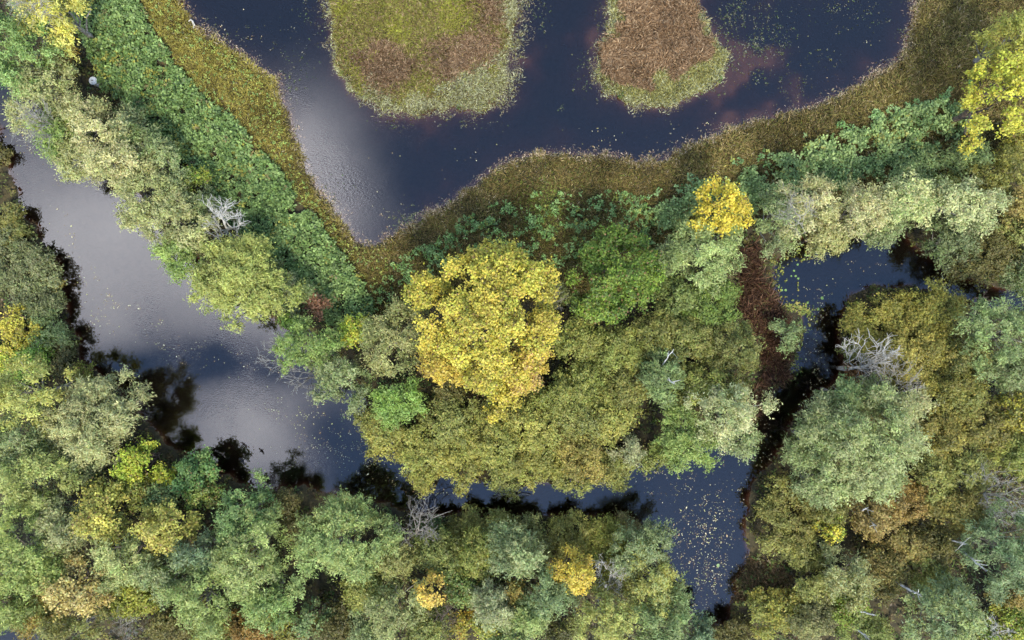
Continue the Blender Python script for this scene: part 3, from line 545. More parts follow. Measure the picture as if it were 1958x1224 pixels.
G5 = 'trees of the wood along the bottom edge'
for nm, px, py, rp, h, st, pal, lb in [
    (B, 646, 1196, 46, 4.5, 'scrub', DKOLIVE, 'dark olive bush on the bottom edge under the big light green tree'),
    (B, 706, 1120, 48, 5.0, 'scrub', OLIVEG, 'dull green bush lower right of the big light green tree'),
    (W, 752, 1158, 62, 6.5, 'willow', ((150, 162, 108), (132, 146, 92), .4), 'sage willow on the bottom row left of the orange crown'),
    (B, 700, 1206, 42, 4.5, 'willow', SAGE, 'pale bush on the bottom edge left of the purple twig shrub'),
    ('yellow_tree', 826, 1122, 34, 6.0, 'broad', ORANGE, 'small orange gold tree beneath the bare twiggy tree'),
    (B, 842, 1052, 52, 5.0, 'scrub', ((120, 130, 66), (104, 122, 60), .4), 'dull green bush right of the bare twiggy tree'),
    (B, 896, 1018, 48, 2.08, 'scrub', ((140, 142, 70), (118, 126, 62), .4), 'olive green bush at the narrow water, left one of the bank row'),
    (B, 828, 1018, 34, 1.7, 'shrub', ((92, 118, 66), (112, 126, 66), .4), 'dark green bush at the narrow water beside the bare twiggy tree'),
    (B, 960, 1014, 44, 2.08, 'scrub', OLIVE, 'olive bush at the narrow water, second of the bank row'),
    (B, 1016, 1026, 44, 2.36, 'willow', ((142, 152, 98), (124, 134, 74), .4), 'pale olive bush with grey twigs, third of the bank row'),
    (B, 1082, 1028, 52, 2.27, 'scrub', ((136, 140, 66), (118, 122, 58), .4), 'olive bush at the water above the round golden tree'),
    (B, 1160, 1034, 52, 2.2, 'scrub', ((158, 154, 58), (132, 136, 56), .4), 'yellow olive bush upper right of the round golden tree'),
    (B, 1190, 1002, 28, 1.8, 'scrub', ((144, 128, 72), (120, 116, 60), .4), 'brown tinged bush at the inner corner of the bottom water'),
    (B, 922, 1052, 50, 5.0, 'scrub', OLIVEG, 'dull green bush in the middle of the bottom wood'),
    ('green_tree', 984, 1050, 60, 6.5, 'willow', ((130, 152, 104), (150, 164, 116), .4), 'sage tree left of the round golden tree'),
    ('yellow_tree', 1096, 1084, 42, 6.5, 'shrub', ((224, 186, 46), (214, 188, 58), .4), 'round golden tree in the bottom wood'),
    ('green_tree', 1216, 1044, 60, 6.0, 'willow', ((138, 156, 112), (120, 140, 92), .4), 'grey sage tree on the water right of the yellow olive bush'),
    ('green_tree', 1240, 1096, 68, 6.5, 'willow', ((146, 160, 98), (176, 166, 72), .35), 'sage tree with yellow tinge jutting into the bottom water'),
    (B, 988, 1118, 24, 5.0, 'willow', ((186, 156, 66), (160, 146, 66), .4), 'small tan gold bush left of the round golden tree'),
    ('green_tree', 1042, 1128, 56, 6.5, 'willow', ((120, 146, 102), (136, 158, 104), .4), 'cool sage tree just below left of the round golden tree'),
    (W, 942, 1152, 48, 6.5, 'willow', ((158, 168, 128), (140, 154, 106), .4), 'silver willow below the small tan gold bush'),
    ('green_tree', 1008, 1176, 46, 6.0, 'willow', ((132, 154, 90), (148, 164, 96), .4), 'light green tree on the bottom row below the cool sage tree'),
    (B, 884, 1112, 46, 4.5, 'shrub', ((98, 124, 62), (120, 138, 60), .4), 'dark green bush right of the small orange gold tree'),
    (B, 818, 1188, 46, 4.5, 'scrub', ((114, 130, 70), (132, 140, 66), .4), 'dull green bush on the bottom edge beside the purple twig shrub'),
    (B, 930, 1188, 32, 4.0, 'shrub', ((196, 180, 40), (128, 140, 54), .6), 'small yellow speckled bush near the bottom edge'),
    (B, 884, 1190, 26, 3.6, 'shrub', ((150, 152, 52), (208, 170, 40), .3), 'tiny green bush with gold leaves near the bottom edge'),
    ('green_tree', 1156, 1182, 72, 7.5, 'willow', ((182, 178, 92), (154, 160, 78), .4), 'yellow-green tree on the bottom edge below the white dead branches'),
    ('green_tree', 1262, 1184, 62, 7.0, 'willow', ((136, 158, 104), (118, 144, 90), .4), 'sage green tree on the bottom edge at the end of the water'),
    (B, 976, 1214, 46, 4.5, 'willow', TEAL, 'blue-green bush on the bottom edge right of the speckled bush'),
    (B, 1072, 1204, 36, 3.0, 'scrub', ((120, 118, 50), (90, 84, 44), .5), 'dark brown olive bush in the bottom gap left of yellow-green tree'),
    (B, 1180, 1100, 36, 4.0, 'shrub', ((150, 150, 44), (124, 132, 48), .4), 'yellow-green bush under the white dead branches'),
    (B, 1330, 1216, 40, 5.0, 'willow', TEALG, 'grey blue-green bush on the bottom edge below the water tip')]:
    tree(nm, px, py, rp, h, st, pal, lb, group=G5)

G6 = 'trees and bushes of the wood on the right'
for nm, px, py, rp, h, st, pal, lb in [
    (B, 1682, 616, 72, 3.12, 'scrub', ((172, 154, 56), (146, 138, 54), .4), 'olive gold bush filling the inside of the river loop, left half'),
    (B, 1774, 618, 74, 3.12, 'scrub', ((166, 150, 56), (138, 134, 54), .45), 'olive gold bush filling the inside of the river loop, right half'),
    (B, 1742, 680, 70, 5.0, 'scrub', ((178, 156, 62), (150, 138, 56), .4), 'gold bush behind the forked white dead tree'),
    (B, 1648, 662, 40, 2.6, 'scrub', OLIVE, 'olive bush at the water left of the forked white dead tree'),
    ('green_tree', 1908, 638, 78, 7.5, 'willow', ((146, 168, 112), (126, 152, 94), .45), 'pale sage tree on the right edge below the side channel'),
    (B, 1838, 686, 52, 5.0, 'scrub', ((132, 134, 70), (114, 126, 66), .4), 'dull olive bush left below the pale sage tree'),
    (B, 1928, 708, 46, 5.5, 'willow', SAGE, 'sage bush on the right edge below the pale sage tree'),
    ('green_tree', 1636, 846, 122, 8.5, 'willow', ((158, 172, 122), (138, 158, 100), .45), 'very large pale sage tree on the right bank of the channel', ),
    ('green_tree', 1556, 838, 54, 6.5, 'willow', ((146, 164, 112), (126, 150, 94), .4), 'sage tree leaning to the dark channel beside the very large sage tree'),
    ('green_tree', 1612, 752, 46, 5.5, 'willow', ((120, 152, 100), (138, 164, 108), .4), 'cool green tree at the water left of the fine grey dead tree'),
    (W, 1702, 782, 56, 7.0, 'willow', ((180, 184, 136), (156, 166, 110), .4), 'cream willow below the fine grey dead tree'),
    (W, 1556, 914, 58, 6.0, 'willow', SAGE, 'sage willow on the bank at the lower left of the very large tree'),
    (B, 1818, 756, 56, 5.0, 'scrub', ((156, 142, 56), (134, 130, 56), .4), 'olive gold bush right of the cream willow'),
    (B, 1790, 830, 60, 5.0, 'scrub', ((160, 142, 58), (138, 128, 54), .4), 'olive gold bush right of the very large sage tree'),
    (B, 1872, 812, 58, 5.0, 'scrub', ((152, 136, 58), (122, 124, 58), .45), 'olive gold bush two to the right of the very large sage tree'),
    (B, 1940, 788, 44, 5.0, 'shrub', ((190, 172, 46), (116, 124, 54), .5), 'dark bush with yellow leaves on the right edge'),
    (B, 1930, 868, 48, 5.0, 'scrub', OLIVEG, 'olive green bush on the right edge above the big white dead tree'),
    (B, 1842, 888, 50, 4.6, 'scrub', OLIVE, 'olive bush left of the big white dead tree'),
    (B, 1770, 906, 48, 4.6, 'scrub', OLIVE, 'olive bush between very large sage tree and big white dead tree'),
    (B, 1824, 968, 56, 4.8, 'scrub', ((156, 138, 60), (134, 124, 54), .4), 'gold olive bush below left of the big white dead tree'),
    (B, 1722, 952, 56, 4.4, 'scrub', ((172, 136, 62), (148, 120, 56), .4), 'tan brown bush under the very large sage tree'),
    (B, 1668, 986, 46, 4.2, 'scrub', ((176, 148, 80), (146, 122, 62), .4), 'tan bush with a pale stick, right of the yellow speckled bush'),
    (B, 1726, 1032, 50, 4.2, 'scrub', ((164, 138, 68), (140, 124, 58), .4), 'tan olive bush around the dark gap in the right wood'),
    (B, 1508, 992, 74, 3.12, 'scrub', ((152, 144, 68), (130, 130, 60), .4), 'broad olive bush at the water below the very large sage tree'),
    (B, 1588, 974, 36, 4.2, 'scrub', ((120, 124, 58), (140, 134, 60), .4), 'olive green bush behind the yellow speckled bush'),
    (B, 1582, 1008, 26, 4.6, 'shrub', ((218, 196, 36), (130, 150, 50), .5), 'yellow speckled small bush beside the broad olive bush'),
    (B, 1528, 1052, 48, 2.73, 'scrub', ((150, 142, 66), (128, 126, 58), .4), 'olive bush just below the broad olive bush at the water'),
    (W, 1612, 1096, 56, 5.5, 'willow', ((166, 164, 106), (146, 148, 88), .4), 'pale olive willow with fan shaped crown in the lower right'),
    (B, 1546, 1116, 40, 4.0, 'scrub', OLIVE, 'olive bush above the small hidden pool'),
    (B, 1690, 1086, 44, 4.0, 'scrub', ((150, 128, 62), (124, 116, 56), .4), 'brown olive bush right of the fan shaped pale willow'),
    (B, 1782, 1036, 50, 4.4, 'scrub', DKOLIVE, 'dark olive bush left of the grey blue-green tree'),
    (B, 1768, 1092, 46, 4.2, 'scrub', OLIVEG, 'olive green bush between the two grey blue-green trees'),
    ('green_tree', 1904, 1050, 82, 7.5, 'willow', ((122, 146, 104), (106, 132, 92), .45), 'grey blue-green tree on the lower right edge'),
    ('green_tree', 1796, 1166, 76, 7.5, 'willow', ((126, 150, 108), (146, 164, 104), .4), 'grey blue-green tree on the bottom edge with a yellowish middle'),
    ('yellow_tree', 1472, 1166, 58, 3.25, 'scrub', ((176, 158, 54), (142, 140, 56), .45), 'yellow olive tree on the bottom edge right of the water tip'),
    (B, 1552, 1176, 46, 4.5, 'scrub', ((134, 138, 88), (118, 124, 76), .4), 'grey olive bush right of the yellow olive tree on the bottom edge'),
    (B, 1622, 1150, 48, 4.0, 'shrub', ((122, 148, 44), (140, 160, 58), .4), 'grass green bush below the fan shaped pale willow'),
    (B, 1660, 1200, 46, 4.4, 'willow', ((134, 148, 78), (118, 134, 66), .4), 'light olive bush with white sticks on the bottom edge'),
    (B, 1940, 1128, 42, 4.5, 'scrub', ((172, 142, 62), (140, 124, 54), .4), 'gold brown bush on the right edge near the bottom'),
    (B, 1922, 1192, 48, 4.0, 'shrub', ((186, 182, 48), (118, 142, 48), .5), 'yellow-green bush in the bottom right corner'),
    (B, 1866, 1206, 36, 4.0, 'shrub', ((112, 140, 58), (150, 156, 52), .4), 'fresh green bush left of the bottom right corner'),
    (B, 1402, 1206, 38, 1.95, 'scrub', DKOLIVE, 'dark olive bush closing the tip of the bottom water'),
    (B, 1500, 640, 32, 3.0, 'willow', ((128, 152, 104), (112, 136, 86), .4), 'small sage bush on the right edge of the brown reed strip'),
    (B, 1632, 716, 22, 1.6, 'shrub', ((172, 112, 56), (140, 100, 54), .4), 'little orange brown bush at the foot of the forked dead tree')]:
    tree(nm, px, py, rp, h, st, pal, lb, group=G6)

# ------------------------------------------------------------------ dead trees and bare branches
def grow(r, w, a, d, L, rad, depth, gather):
    n = 5; p = [np.array(a, float)]; dd = unit(np.array(d, float))
    for k in range(n - 1):
        dd = unit(dd + r.normal(0, .16, 3)); p.append(p[-1] + dd * L / (n - 1))
    p = np.array(p); w.add(p, np.linspace(rad, max(rad * .4, .008), n), 5 if depth > 1 else 4)
    if depth <= 0: return
    for k in range(r.integers(3, 5)):
        i = r.integers(1, n); s = unit(r.normal(0, 1, 3)); s[2] = s[2] * .6 + .12
        grow(r, w, p[i], unit(unit(p[min(i + 1, n - 1)] - p[i - 1]) + s * .95), L * r.uniform(.35, .6), max(rad * .55, .009), depth - 1, gather)
def dead_tree(name, a_px, a_z, b_px, b_z, rad, limbs, label, mat=M_DEAD, depth=3, seed=1, group='dead trees and bare branches'):
    """trunk from (pixel, height) a to b; limbs = list of (share along trunk, pixel, height of the limb tip)"""
    r = np.random.default_rng(seed)
    x, y = at(*a_px, a_z); z0 = min(a_z, float(z_at(np.array([x]), np.array([y]))[0]))
    t = thing(name, (x, y, z0), label, 'dead tree', group); o = np.array([x, y, z0])
    A = np.array([x, y, a_z]) - o; bx, by = at(*b_px, b_z); Bv = np.array([bx, by, b_z]) - o
    w = Wood()
    stem = bend(r, A, Bv, 8, .09)
    if a_z - z0 > .4: w.add(bend(r, (0, 0, -.2), A, 5, .1), np.linspace(rad * 1.25, rad, 5), 7)
    w.add(stem, np.linspace(rad, max(rad * .35, .02), 8), 7); w.build('trunk', mat, t)
    for sh, lp, lz in limbs:
        w = Wood(); q = stem[int(sh * 7)]; lx, ly = at(*lp, lz); e = np.array([lx, ly, lz]) - o
        pth = bend(r, q, e, 6, .14); w.add(pth, np.linspace(rad * .42, .012, 6), 5)
        tw = Wood()
        for k in range(2, 6):
            for rep in range(3):
                s = unit(r.normal(0, 1, 3)); s[2] *= .6
                grow(r, tw, pth[k], unit(unit(e - q) + s * .9), np.linalg.norm(e - q) * r.uniform(.2, .42), max(rad * .18, .011), depth - 2, None)
        b_ = w.build('branch', mat, t); tw.build('twigs', mat, b_)
    return t
dead_tree('dead_tree', (436, 448), 1.2, (428, 420), 5.4, .13, [(.3, (404, 428), 4.4), (.5, (407, 404), 5.6), (.6, (424, 392), 6), (.8, (434, 391), 6.2), (.8, (452, 412), 5.8), (.5, (458, 428), 4.8), (.2, (414, 452), 4), (.9, (416, 410), 6)], 'small white dead tree among leafy carpet and willows on the left', seed=3)
dead_tree('dead_tree', (1622, 706), 1.4, (1706, 690), 4.6, .15, [(.2, (1618, 664), 4.2), (.3, (1641, 658), 4.8), (.45, (1678, 658), 5.4), (.5, (1690, 668), 5.6), (.7, (1703, 676), 5.2), (.8, (1714, 680), 5.2), (.9, (1712, 700), 4.4), (.4, (1684, 704), 3.6)], 'forked white dead tree leaning out from the channel bank on the right', seed=5)
dead_tree('dead_tree', (1668, 748), 2.0, (1730, 752), 6.0, .09, [(.1, (1654, 712), 5), (.2, (1668, 704), 5.5), (.35, (1690, 706), 6), (.5, (1712, 702), 6.2), (.6, (1732, 714), 6.2), (.8, (1748, 722), 6.4), (.9, (1756, 742), 6.4), (.6, (1740, 736), 6), (.3, (1684, 722), 5.6)], 'fine twigged grey dead tree above the very large sage tree', mat=M_TWIG, depth=3, seed=8)
dead_tree('dead_tree', (1846, 932), 1.5, (1926, 958), 6.4, .1, [(.1, (1868, 905), 4.4), (.25, (1890, 908), 5.2), (.5, (1925, 925), 6.6), (.7, (1952, 938), 7), (.8, (1956, 962), 7), (.7, (1934, 982), 6.4), (.5, (1902, 980), 5.6), (.4, (1880, 962), 4.8), (.6, (1912, 994), 5.8)], 'big white dead tree spreading beside the right edge', mat=M_TWIG, depth=3, seed=12)
dead_tree('bare_tree', (790, 1036), 1.0, (800, 1005), 5.6, .09, [(.3, (770, 1010), 5), (.5, (786, 982), 6), (.6, (806, 975), 6.4), (.7, (828, 990), 6.4), (.8, (826, 1012), 6.2), (.4, (774, 1034), 5), (.5, (816, 1028), 5.4)], 'bare twiggy grey tree between the big light tree and narrow water', mat=M_PALEBARK, depth=3, seed=15)
dead_tree('dead_tree', (1158, 1122), 1.5, (1172, 1098), 4.6, .08, [(.2, (1146, 1094), 4.4), (.5, (1156, 1076), 5), (.7, (1180, 1092), 5), (.3, (1184, 1112), 4.4), (.4, (1178, 1132), 4.2), (.8, (1192, 1100), 5)], 'white dead branches between the round golden tree and the bottom water', seed=18)
dead_tree('dead_tree', (236, 1184), 1.5, (242, 1198), 4.2, .06, [(.3, (224, 1180), 4), (.5, (224, 1204), 4.4), (.7, (250, 1190), 4.6), (.8, (244, 1214), 4.6), (.6, (256, 1206), 4.4)], 'small grey lichen covered dead tree near the bottom left', mat=M_TWIG, seed=21)
dead_tree('bare_tree', (122, 248), 3.0, (66, 240), 6.0, .07, [(.1, (84, 220), 5.8), (.3, (58, 215), 6.2), (.5, (40, 226), 6.4), (.7, (36, 250), 6.4), (.8, (56, 264), 6.2), (.4, (74, 270), 5.6), (.2, (96, 262), 5), (.5, (50, 206), 6.4)], 'bare grey branches reaching over the upper river on the left', mat=M_TWIG, depth=3, seed=25)
dead_tree('bare_tree', (596, 676), 1.2, (540, 690), 4.0, .07, [(.2, (560, 664), 3.4), (.4, (528, 656), 4), (.6, (508, 668), 4.2), (.8, (500, 690), 4.4), (.6, (520, 706), 4), (.3, (556, 704), 3.4)], 'bare grey twigs reaching over the river bend, upper clump', mat=M_TWIG, depth=3, seed=28)
dead_tree('bare_tree', (626, 716), 1.2, (580, 728), 3.8, .07, [(.2, (590, 700), 3.4), (.4, (560, 710), 3.8), (.6, (548, 724), 4), (.8, (564, 742), 4), (.6, (588, 750), 3.8), (.3, (606, 748), 3)], 'bare grey twigs reaching over the river bend, lower clump', mat=M_TWIG, depth=3, seed=31)
dead_tree('bare_tree', (96, 40), 3.0, (62, 14), 8.6, .07, [(.3, (40, 22), 8.2), (.5, (34, 6), 8.8), (.7, (56, -2), 9), (.8, (80, 4), 9), (.5, (84, 24), 8.2)], 'bare pale twigs in the top left corner over the lemon tree', mat=M_TWIG, depth=3, seed=34)
dead_tree('bare_tree', (840, 1206), .8, (846, 1178), 4.4, .06, [(.4, (826, 1186), 4.2), (.6, (834, 1168), 4.8), (.8, (856, 1166), 4.8), (.6, (862, 1184), 4.4)], 'purple grey twig shrub near the bottom edge left of centre', mat=M_BARK, depth=3, seed=37)
dead_tree('dead_tree', (1880, 1206), 1.2, (1912, 1216), 4.6, .08, [(.3, (1884, 1188), 4), (.6, (1906, 1196), 4.8), (.8, (1928, 1206), 5), (.5, (1900, 1226), 4.4)], 'white dead branches in the bottom right corner', seed=40)
dead_tree('bare_tree', (1052, 588), 1.0, (1060, 574), 2.6, .04, [(.3, (1040, 566), 2.6), (.6, (1066, 556), 3), (.8, (1074, 572), 3), (.5, (1070, 588), 2.6)], 'small grey twig tuft at the right rim of the big yellow tree', mat=M_TWIG, depth=3, seed=43)
dead_tree('bare_tree', (1540, 444), 3.5, (1520, 404), 8.2, .06, [(.3, (1504, 412), 7.6), (.5, (1548, 386), 8.6), (.8, (1508, 388), 9)], 'bare pale sticks in the willows right of the golden tree', mat=M_TWIG, seed=46)
dead_tree('fallen_branch', (1014, 946), .12, (956, 944), .3, .04, [(.4, (986, 934), .3), (.6, (962, 936), .35), (.8, (948, 950), .3), (.5, (974, 956), .25)], 'tan fallen branch lying in the narrow channel below the spit thicket', mat=M_TWIG, depth=3, seed=50)
dead_tree('fallen_branch', (1862, 570), .12, (1890, 568), .4, .05, [(.5, (1880, 578), .3), (.8, (1892, 576), .3), (.6, (1884, 558), .4)], 'brown fallen branch lying in the side channel at the right edge', mat=M_BARK, depth=3, seed=52)
def pole(name, a, az_, b, bz, rad, label, seed):
    r = np.random.default_rng(seed); x, y = at(*a, az_); z0 = float(z_at(np.array([x]), np.array([y]))[0]); o = np.array([x, y, z0])
    t = thing(name, (x, y, z0), label, 'tree trunk', 'bare white trunks in the wood'); bx, by = at(*b, bz)
    w = Wood(); e = np.array([bx, by, bz]) - o; p = bend(r, np.array([0, 0, az_ - z0]), e, 7, .05)
    w.add(p, np.linspace(rad, rad * .45, 7), 7)
    if az_ - z0 > .4: w.add(bend(r, (-.1, .1, -.2), (0, 0, az_ - z0), 4, .05), np.linspace(rad * 1.2, rad, 4), 7)
    w.build('trunk', M_BIRCH, t)
    for k in range(3):
        w = Wood(); q = p[3 + k]; w.add(bend(r, q, q + unit(e * .4 + r.normal(0, 1.2, 3)) * r.uniform(.5, .9), 4, .1), np.linspace(rad * .4, .012, 4), 4); w.build('branch', M_BIRCH, t)
pole('birch_trunk', (1836, 1050), 4, (1886, 1092), 8.2, .09, 'long leaning white trunk on the grey blue-green tree at lower right', 1)
pole('birch_trunk', (1822, 1034), 4.5, (1846, 1042), 6.5, .06, 'short white stick above the long leaning white trunk', 2)
pole('birch_trunk', (1632, 1166), 3.2, (1672, 1176), 5.2, .08, 'white stick lying over the grass green bush', 3)
pole('birch_trunk', (1634, 1200), 3.4, (1662, 1222), 5.2, .08, 'white stick crossing the bottom edge right of centre', 4)
pole('birch_trunk', (1742, 1130), 5, (1762, 1138), 7.6, .08, 'short white trunk tip in the grey blue-green tree at the bottom', 5)
pole('birch_trunk', (1264, 702), 4.5, (1288, 668), 7.5, .05, 'thin pale pole rising from the thicket blue-green tree', 6)
pole('birch_trunk', (1274, 724), 5, (1290, 734), 6.4, .07, 'broken white stick in the thicket blue-green tree', 7)
pole('birch_trunk', (1648, 976), 3.4, (1660, 970), 5.0, .07, 'small pale stick beside the tan bush', 8)
pole('birch_trunk', (1692, 924), 3.6, (1714, 950), 5.2, .09, 'bundle like white stump below the very large sage tree', 9)
pole('birch_trunk', (1660, 992), 3.2, (1676, 1006), 5, .07, 'crooked pale stick in the middle of the tan bushes', 10)

# ------------------------------------------------------------------ herbs, sedges and reeds
def scatter(poly, per_m2, seed, keep=None, lo=0.02):
    r = np.random.default_rng(seed); mn, mx = poly.min(0), poly.max(0)
    n = int((mx[0] - mn[0]) * (mx[1] - mn[1]) * per_m2)
    x = r.uniform(mn[0], mx[0], n); y = r.uniform(mn[1], mx[1], n)
    k = inside(x, y, poly); x, y = x[k], y[k]
    k = (np.abs(x) < 45) & (np.abs(y) < 29.5); x, y = x[k], y[k]; sd = sd_at(x, y)
    k = sd > lo
    if keep is not None: k &= r.random(len(x)) < keep(x, y, sd)
    return r, x[k], y[k], sd[k]
def shade(r, pal, wts, n, jit=.22):
    """a random palette entry per blade; wts (n, k) weights"""
    c = np.array([leafc(p) for p in pal]); cw = np.cumsum(wts / wts.sum(1, keepdims=True), 1)
    i = (r.random((n, 1)) > cw).sum(1).clip(0, len(pal) - 1)
    return c[i] * r.normal(1, jit, (n, 1)).clip(.4, 1.7)
def blades(name, r, x, y, cols, L, w, label, lean=.9, drift=(0, 0), mat=None, base=0.0):
    n = len(x); z = np.maximum(z_at(x, y), -.12) + base; l = L * r.uniform(.6, 1.3, n)
    ang = N2(x + 13, y + 5) * 9 + N1(x, y + 31) * 4; lay = .15 + .75 * N1(x + 70, y)      # laid over in swirls, standing in tussocks
    d = np.stack([r.normal(drift[0], lean * .7, n) + np.cos(ang) * lay, r.normal(drift[1], lean * .7, n) + np.sin(ang) * lay, np.full(n, .8)], 1); d = unit(d)
    l = l * (.5 + 1.1 * N05(x, y + 77))
    b = unit(np.cross(d, r.normal(0, 1, (n, 3)))); ww = (w * r.uniform(.7, 1.3, n))[:, None]
    p0 = np.stack([x, y, z], 1); mid = p0 + d * (l * .55)[:, None]
    d2 = unit(d + np.array([0, 0, -.6])); tip = mid + d2 * (l * .5)[:, None]
    v = np.stack([p0 - b * ww * .35, mid - b * ww * .5, tip, mid + b * ww * .5], 1).reshape(-1, 3)
    me = new_mesh(name, v, np.arange(4 * n), 4, mat or M_GRASS, cols)
    return tag(link(name, me), label, name.replace('_', ' '), kind='stuff')
def herbs(name, r, x, y, sd, pal, wts, label, hgt, nleaf, ll, lw):
    """leafy plants: whorls of broad leaves on a stalk"""
    n = len(x); z = z_at(x, y); h = hgt * r.uniform(.6, 1.25, n) * (.75 + .5 * N1(x, y))
    pc = shade(r, pal, wts, n, .2)
    k = np.repeat(np.arange(n), nleaf); m = len(k)
    a = r.uniform(0, 6.283, m); el = r.normal(.25, .3, m); rad = r.uniform(.02, .9, m) * ll
    d = np.stack([np.cos(a) * np.cos(el), np.sin(a) * np.cos(el), np.sin(el)], 1)
    pos = np.stack([x[k], y[k], z[k] + h[k] * r.uniform(.55, 1.0, m)], 1) + d * (rad + ll * .35)[:, None]
    nr = unit(np.array([0, 0, 1.0]) + r.normal(0, .38, (m, 3))); ax = unit(d - nr * np.sum(d * nr, 1, keepdims=True))
    sc = r.uniform(.7, 1.25, m)
    v, f = kites(pos, ax, nr, ll * sc, lw * sc)
    me = new_mesh(name, v, f, 4, M_HERB, pc[k] * np.array([.92, .97, .86]) * r.normal(1, .14, (m, 1)).clip(.5, 1.5))
    return tag(link(name, me), label, 'plants', kind='stuff')

carpetA = P([(150, -40), (245, -40), (300, 60), (340, 118), (392, 190), (455, 232), (500, 288), (540, 330), (575, 385), (620, 430), (655, 480), (690, 530), (722, 590), (690, 640), (620, 610), (560, 560), (520, 500), (450, 430), (380, 340), (320, 270), (255, 205), (205, 175), (185, 110), (160, 60)])
carpetB = P([(1270, 385), (1330, 352), (1400, 342), (1450, 312), (1520, 292), (1560, 268), (1640, 252), (1680, 228), (1760, 206), (1838, 186), (1850, 250), (1800, 275), (1760, 300), (1740, 330), (1650, 352), (1560, 370), (1500, 376), (1450, 395), (1430, 420), (1320, 440), (1262, 440), (1226, 415)])
meadow = P([(690, 465), (1000, 278), (1230, 298), (1640, 150), (1740, 90), (1740, -60), (2010, -60), (2010, 300), (1860, 300), (1760, 345), (1500, 400), (1320, 440), (1260, 540), (1060, 580), (850, 560), (760, 620), (690, 600)])
mixed = P([(760, 500), (850, 450), (900, 405), (1000, 372), (1120, 362), (1230, 378), (1275, 400), (1260, 470), (1090, 500), (1040, 530), (850, 520), (740, 590), (690, 600), (700, 540)])
upper = P([(1200, 400), (1300, 340), (1420, 300), (1520, 265), (1640, 225), (1760, 190), (1850, 160), (1850, 260), (1560, 300), (1400, 350)])
sedgeA = P([(235, -60), (340, -60), (430, 50), (560, 140), (590, 250), (620, 340), (670, 430), (700, 455), (740, 470), (745, 560), (715, 590), (655, 480), (575, 385), (500, 290), (395, 200), (300, 60)])
G_A = [(108, 138, 80), (132, 160, 102), (82, 110, 60), (150, 150, 70), (128, 110, 68)]
def wA(x, y):
    t = N2(x, y); return np.stack([np.full(len(x), 1.0), .4 + t, 1.2 - t, .05 + .9 * np.clip(N1(x + 31, y) - .68, 0, 1) * 3, .03 + .25 * (N1(x, y + 17) > .8)], 1)
r, x, y, sd = scatter(carpetA, 34, 101, lambda x, y, s: np.clip(1.2 - .95 * (N05(x, y) < .3), 0, 1))
herbs('leafy_carpet', r, x, y, sd, G_A, wA(x, y), 'dense carpet of broad green leaves along the left side of the pond', .6, 9, .22, .15)
r, x, y, sd = scatter(carpetB, 32, 102, lambda x, y, s: np.clip(1.2 - 1.1 * (N1(x, y) < .36) - .6 * (N05(x, y) < .36), 0, 1))
G_B = [(124, 152, 98), (150, 176, 122), (96, 124, 74), (150, 154, 82), (124, 112, 68)]
herbs('leafy_carpet', r, x, y, sd, G_B, wA(x, y), 'patchy carpet of blue-green leafy plants right of the golden tree', .6, 9, .22, .15)
r, x, y, sd = scatter(mixed, 22, 103, lambda x, y, s: np.clip((N1(x + 7, y) * .6 + N05(x, y + 3) * .5 - .5) * 4, 0.06, 1) * np.clip((s - .8) / 1.5, 0, 1))
herbs('leafy_plants', r, x, y, sd, [(112, 148, 90), (132, 164, 108), (98, 134, 70), (150, 158, 70), (120, 138, 60)], wA(x, y), 'scattered pale green leafy plants in the brown meadow above the yellow tree', .45, 8, .16, .11)
r, x, y, sd = scatter(upper, 14, 104, lambda x, y, s: np.clip((N1(x + 3, y + 5) - .55) * 4, 0.02, 1) * np.clip((s - .8) / 2, 0, 1))
herbs('leafy_plants', r, x, y, sd, [(122, 160, 112), (140, 172, 124), (106, 146, 88), (150, 160, 80), (120, 140, 60)], wA(x, y), 'thin scatter of leafy plants along the brown sedge on the right', .45, 8, .18, .13)

# sedge bank left of the pond: olive gold, browner towards the bottom
rag = lambda x, y, s: np.clip((s + (N05(x, y) - .45) * .7 + (N1(x, y + 4) - .5) * .5) / .25, 0, 1)
r, x, y, sd = scatter(sedgeA, 400, 110, rag, lo=-.25)
t = np.clip((y - 6) / 16, 0, 1); nn = N2(x, y); f = np.clip(1 - sd / .5, 0, 1)
blades('sedge', r, x, y, shade(r, [(164, 144, 56), (142, 126, 52), (116, 96, 54), (172, 162, 72), (172, 152, 118)], np.stack([.3 + t, .8 + nn, 1.4 - t, .25 + .5 * t * nn, .05 + 1.2 * f], 1), len(x)) * (.7 + .35 * N2(x + 20, y) + .4 * N1(x, y + 9))[:, None], .32, .055, 'olive gold sedge between the left leafy carpet and the pond')
r, x, y, sd = scatter(sedgeA, 14, 111, lambda x, y, s: np.clip(.9 - s / 3, .25, .9) * (s > .5))
herbs('small_herbs', r, x, y, sd, [(150, 166, 84), (134, 150, 70), (124, 156, 92)], np.ones((len(x), 3)), 'small yellow-green herbs dotted through the olive gold sedge', .38, 5, .13, .09)
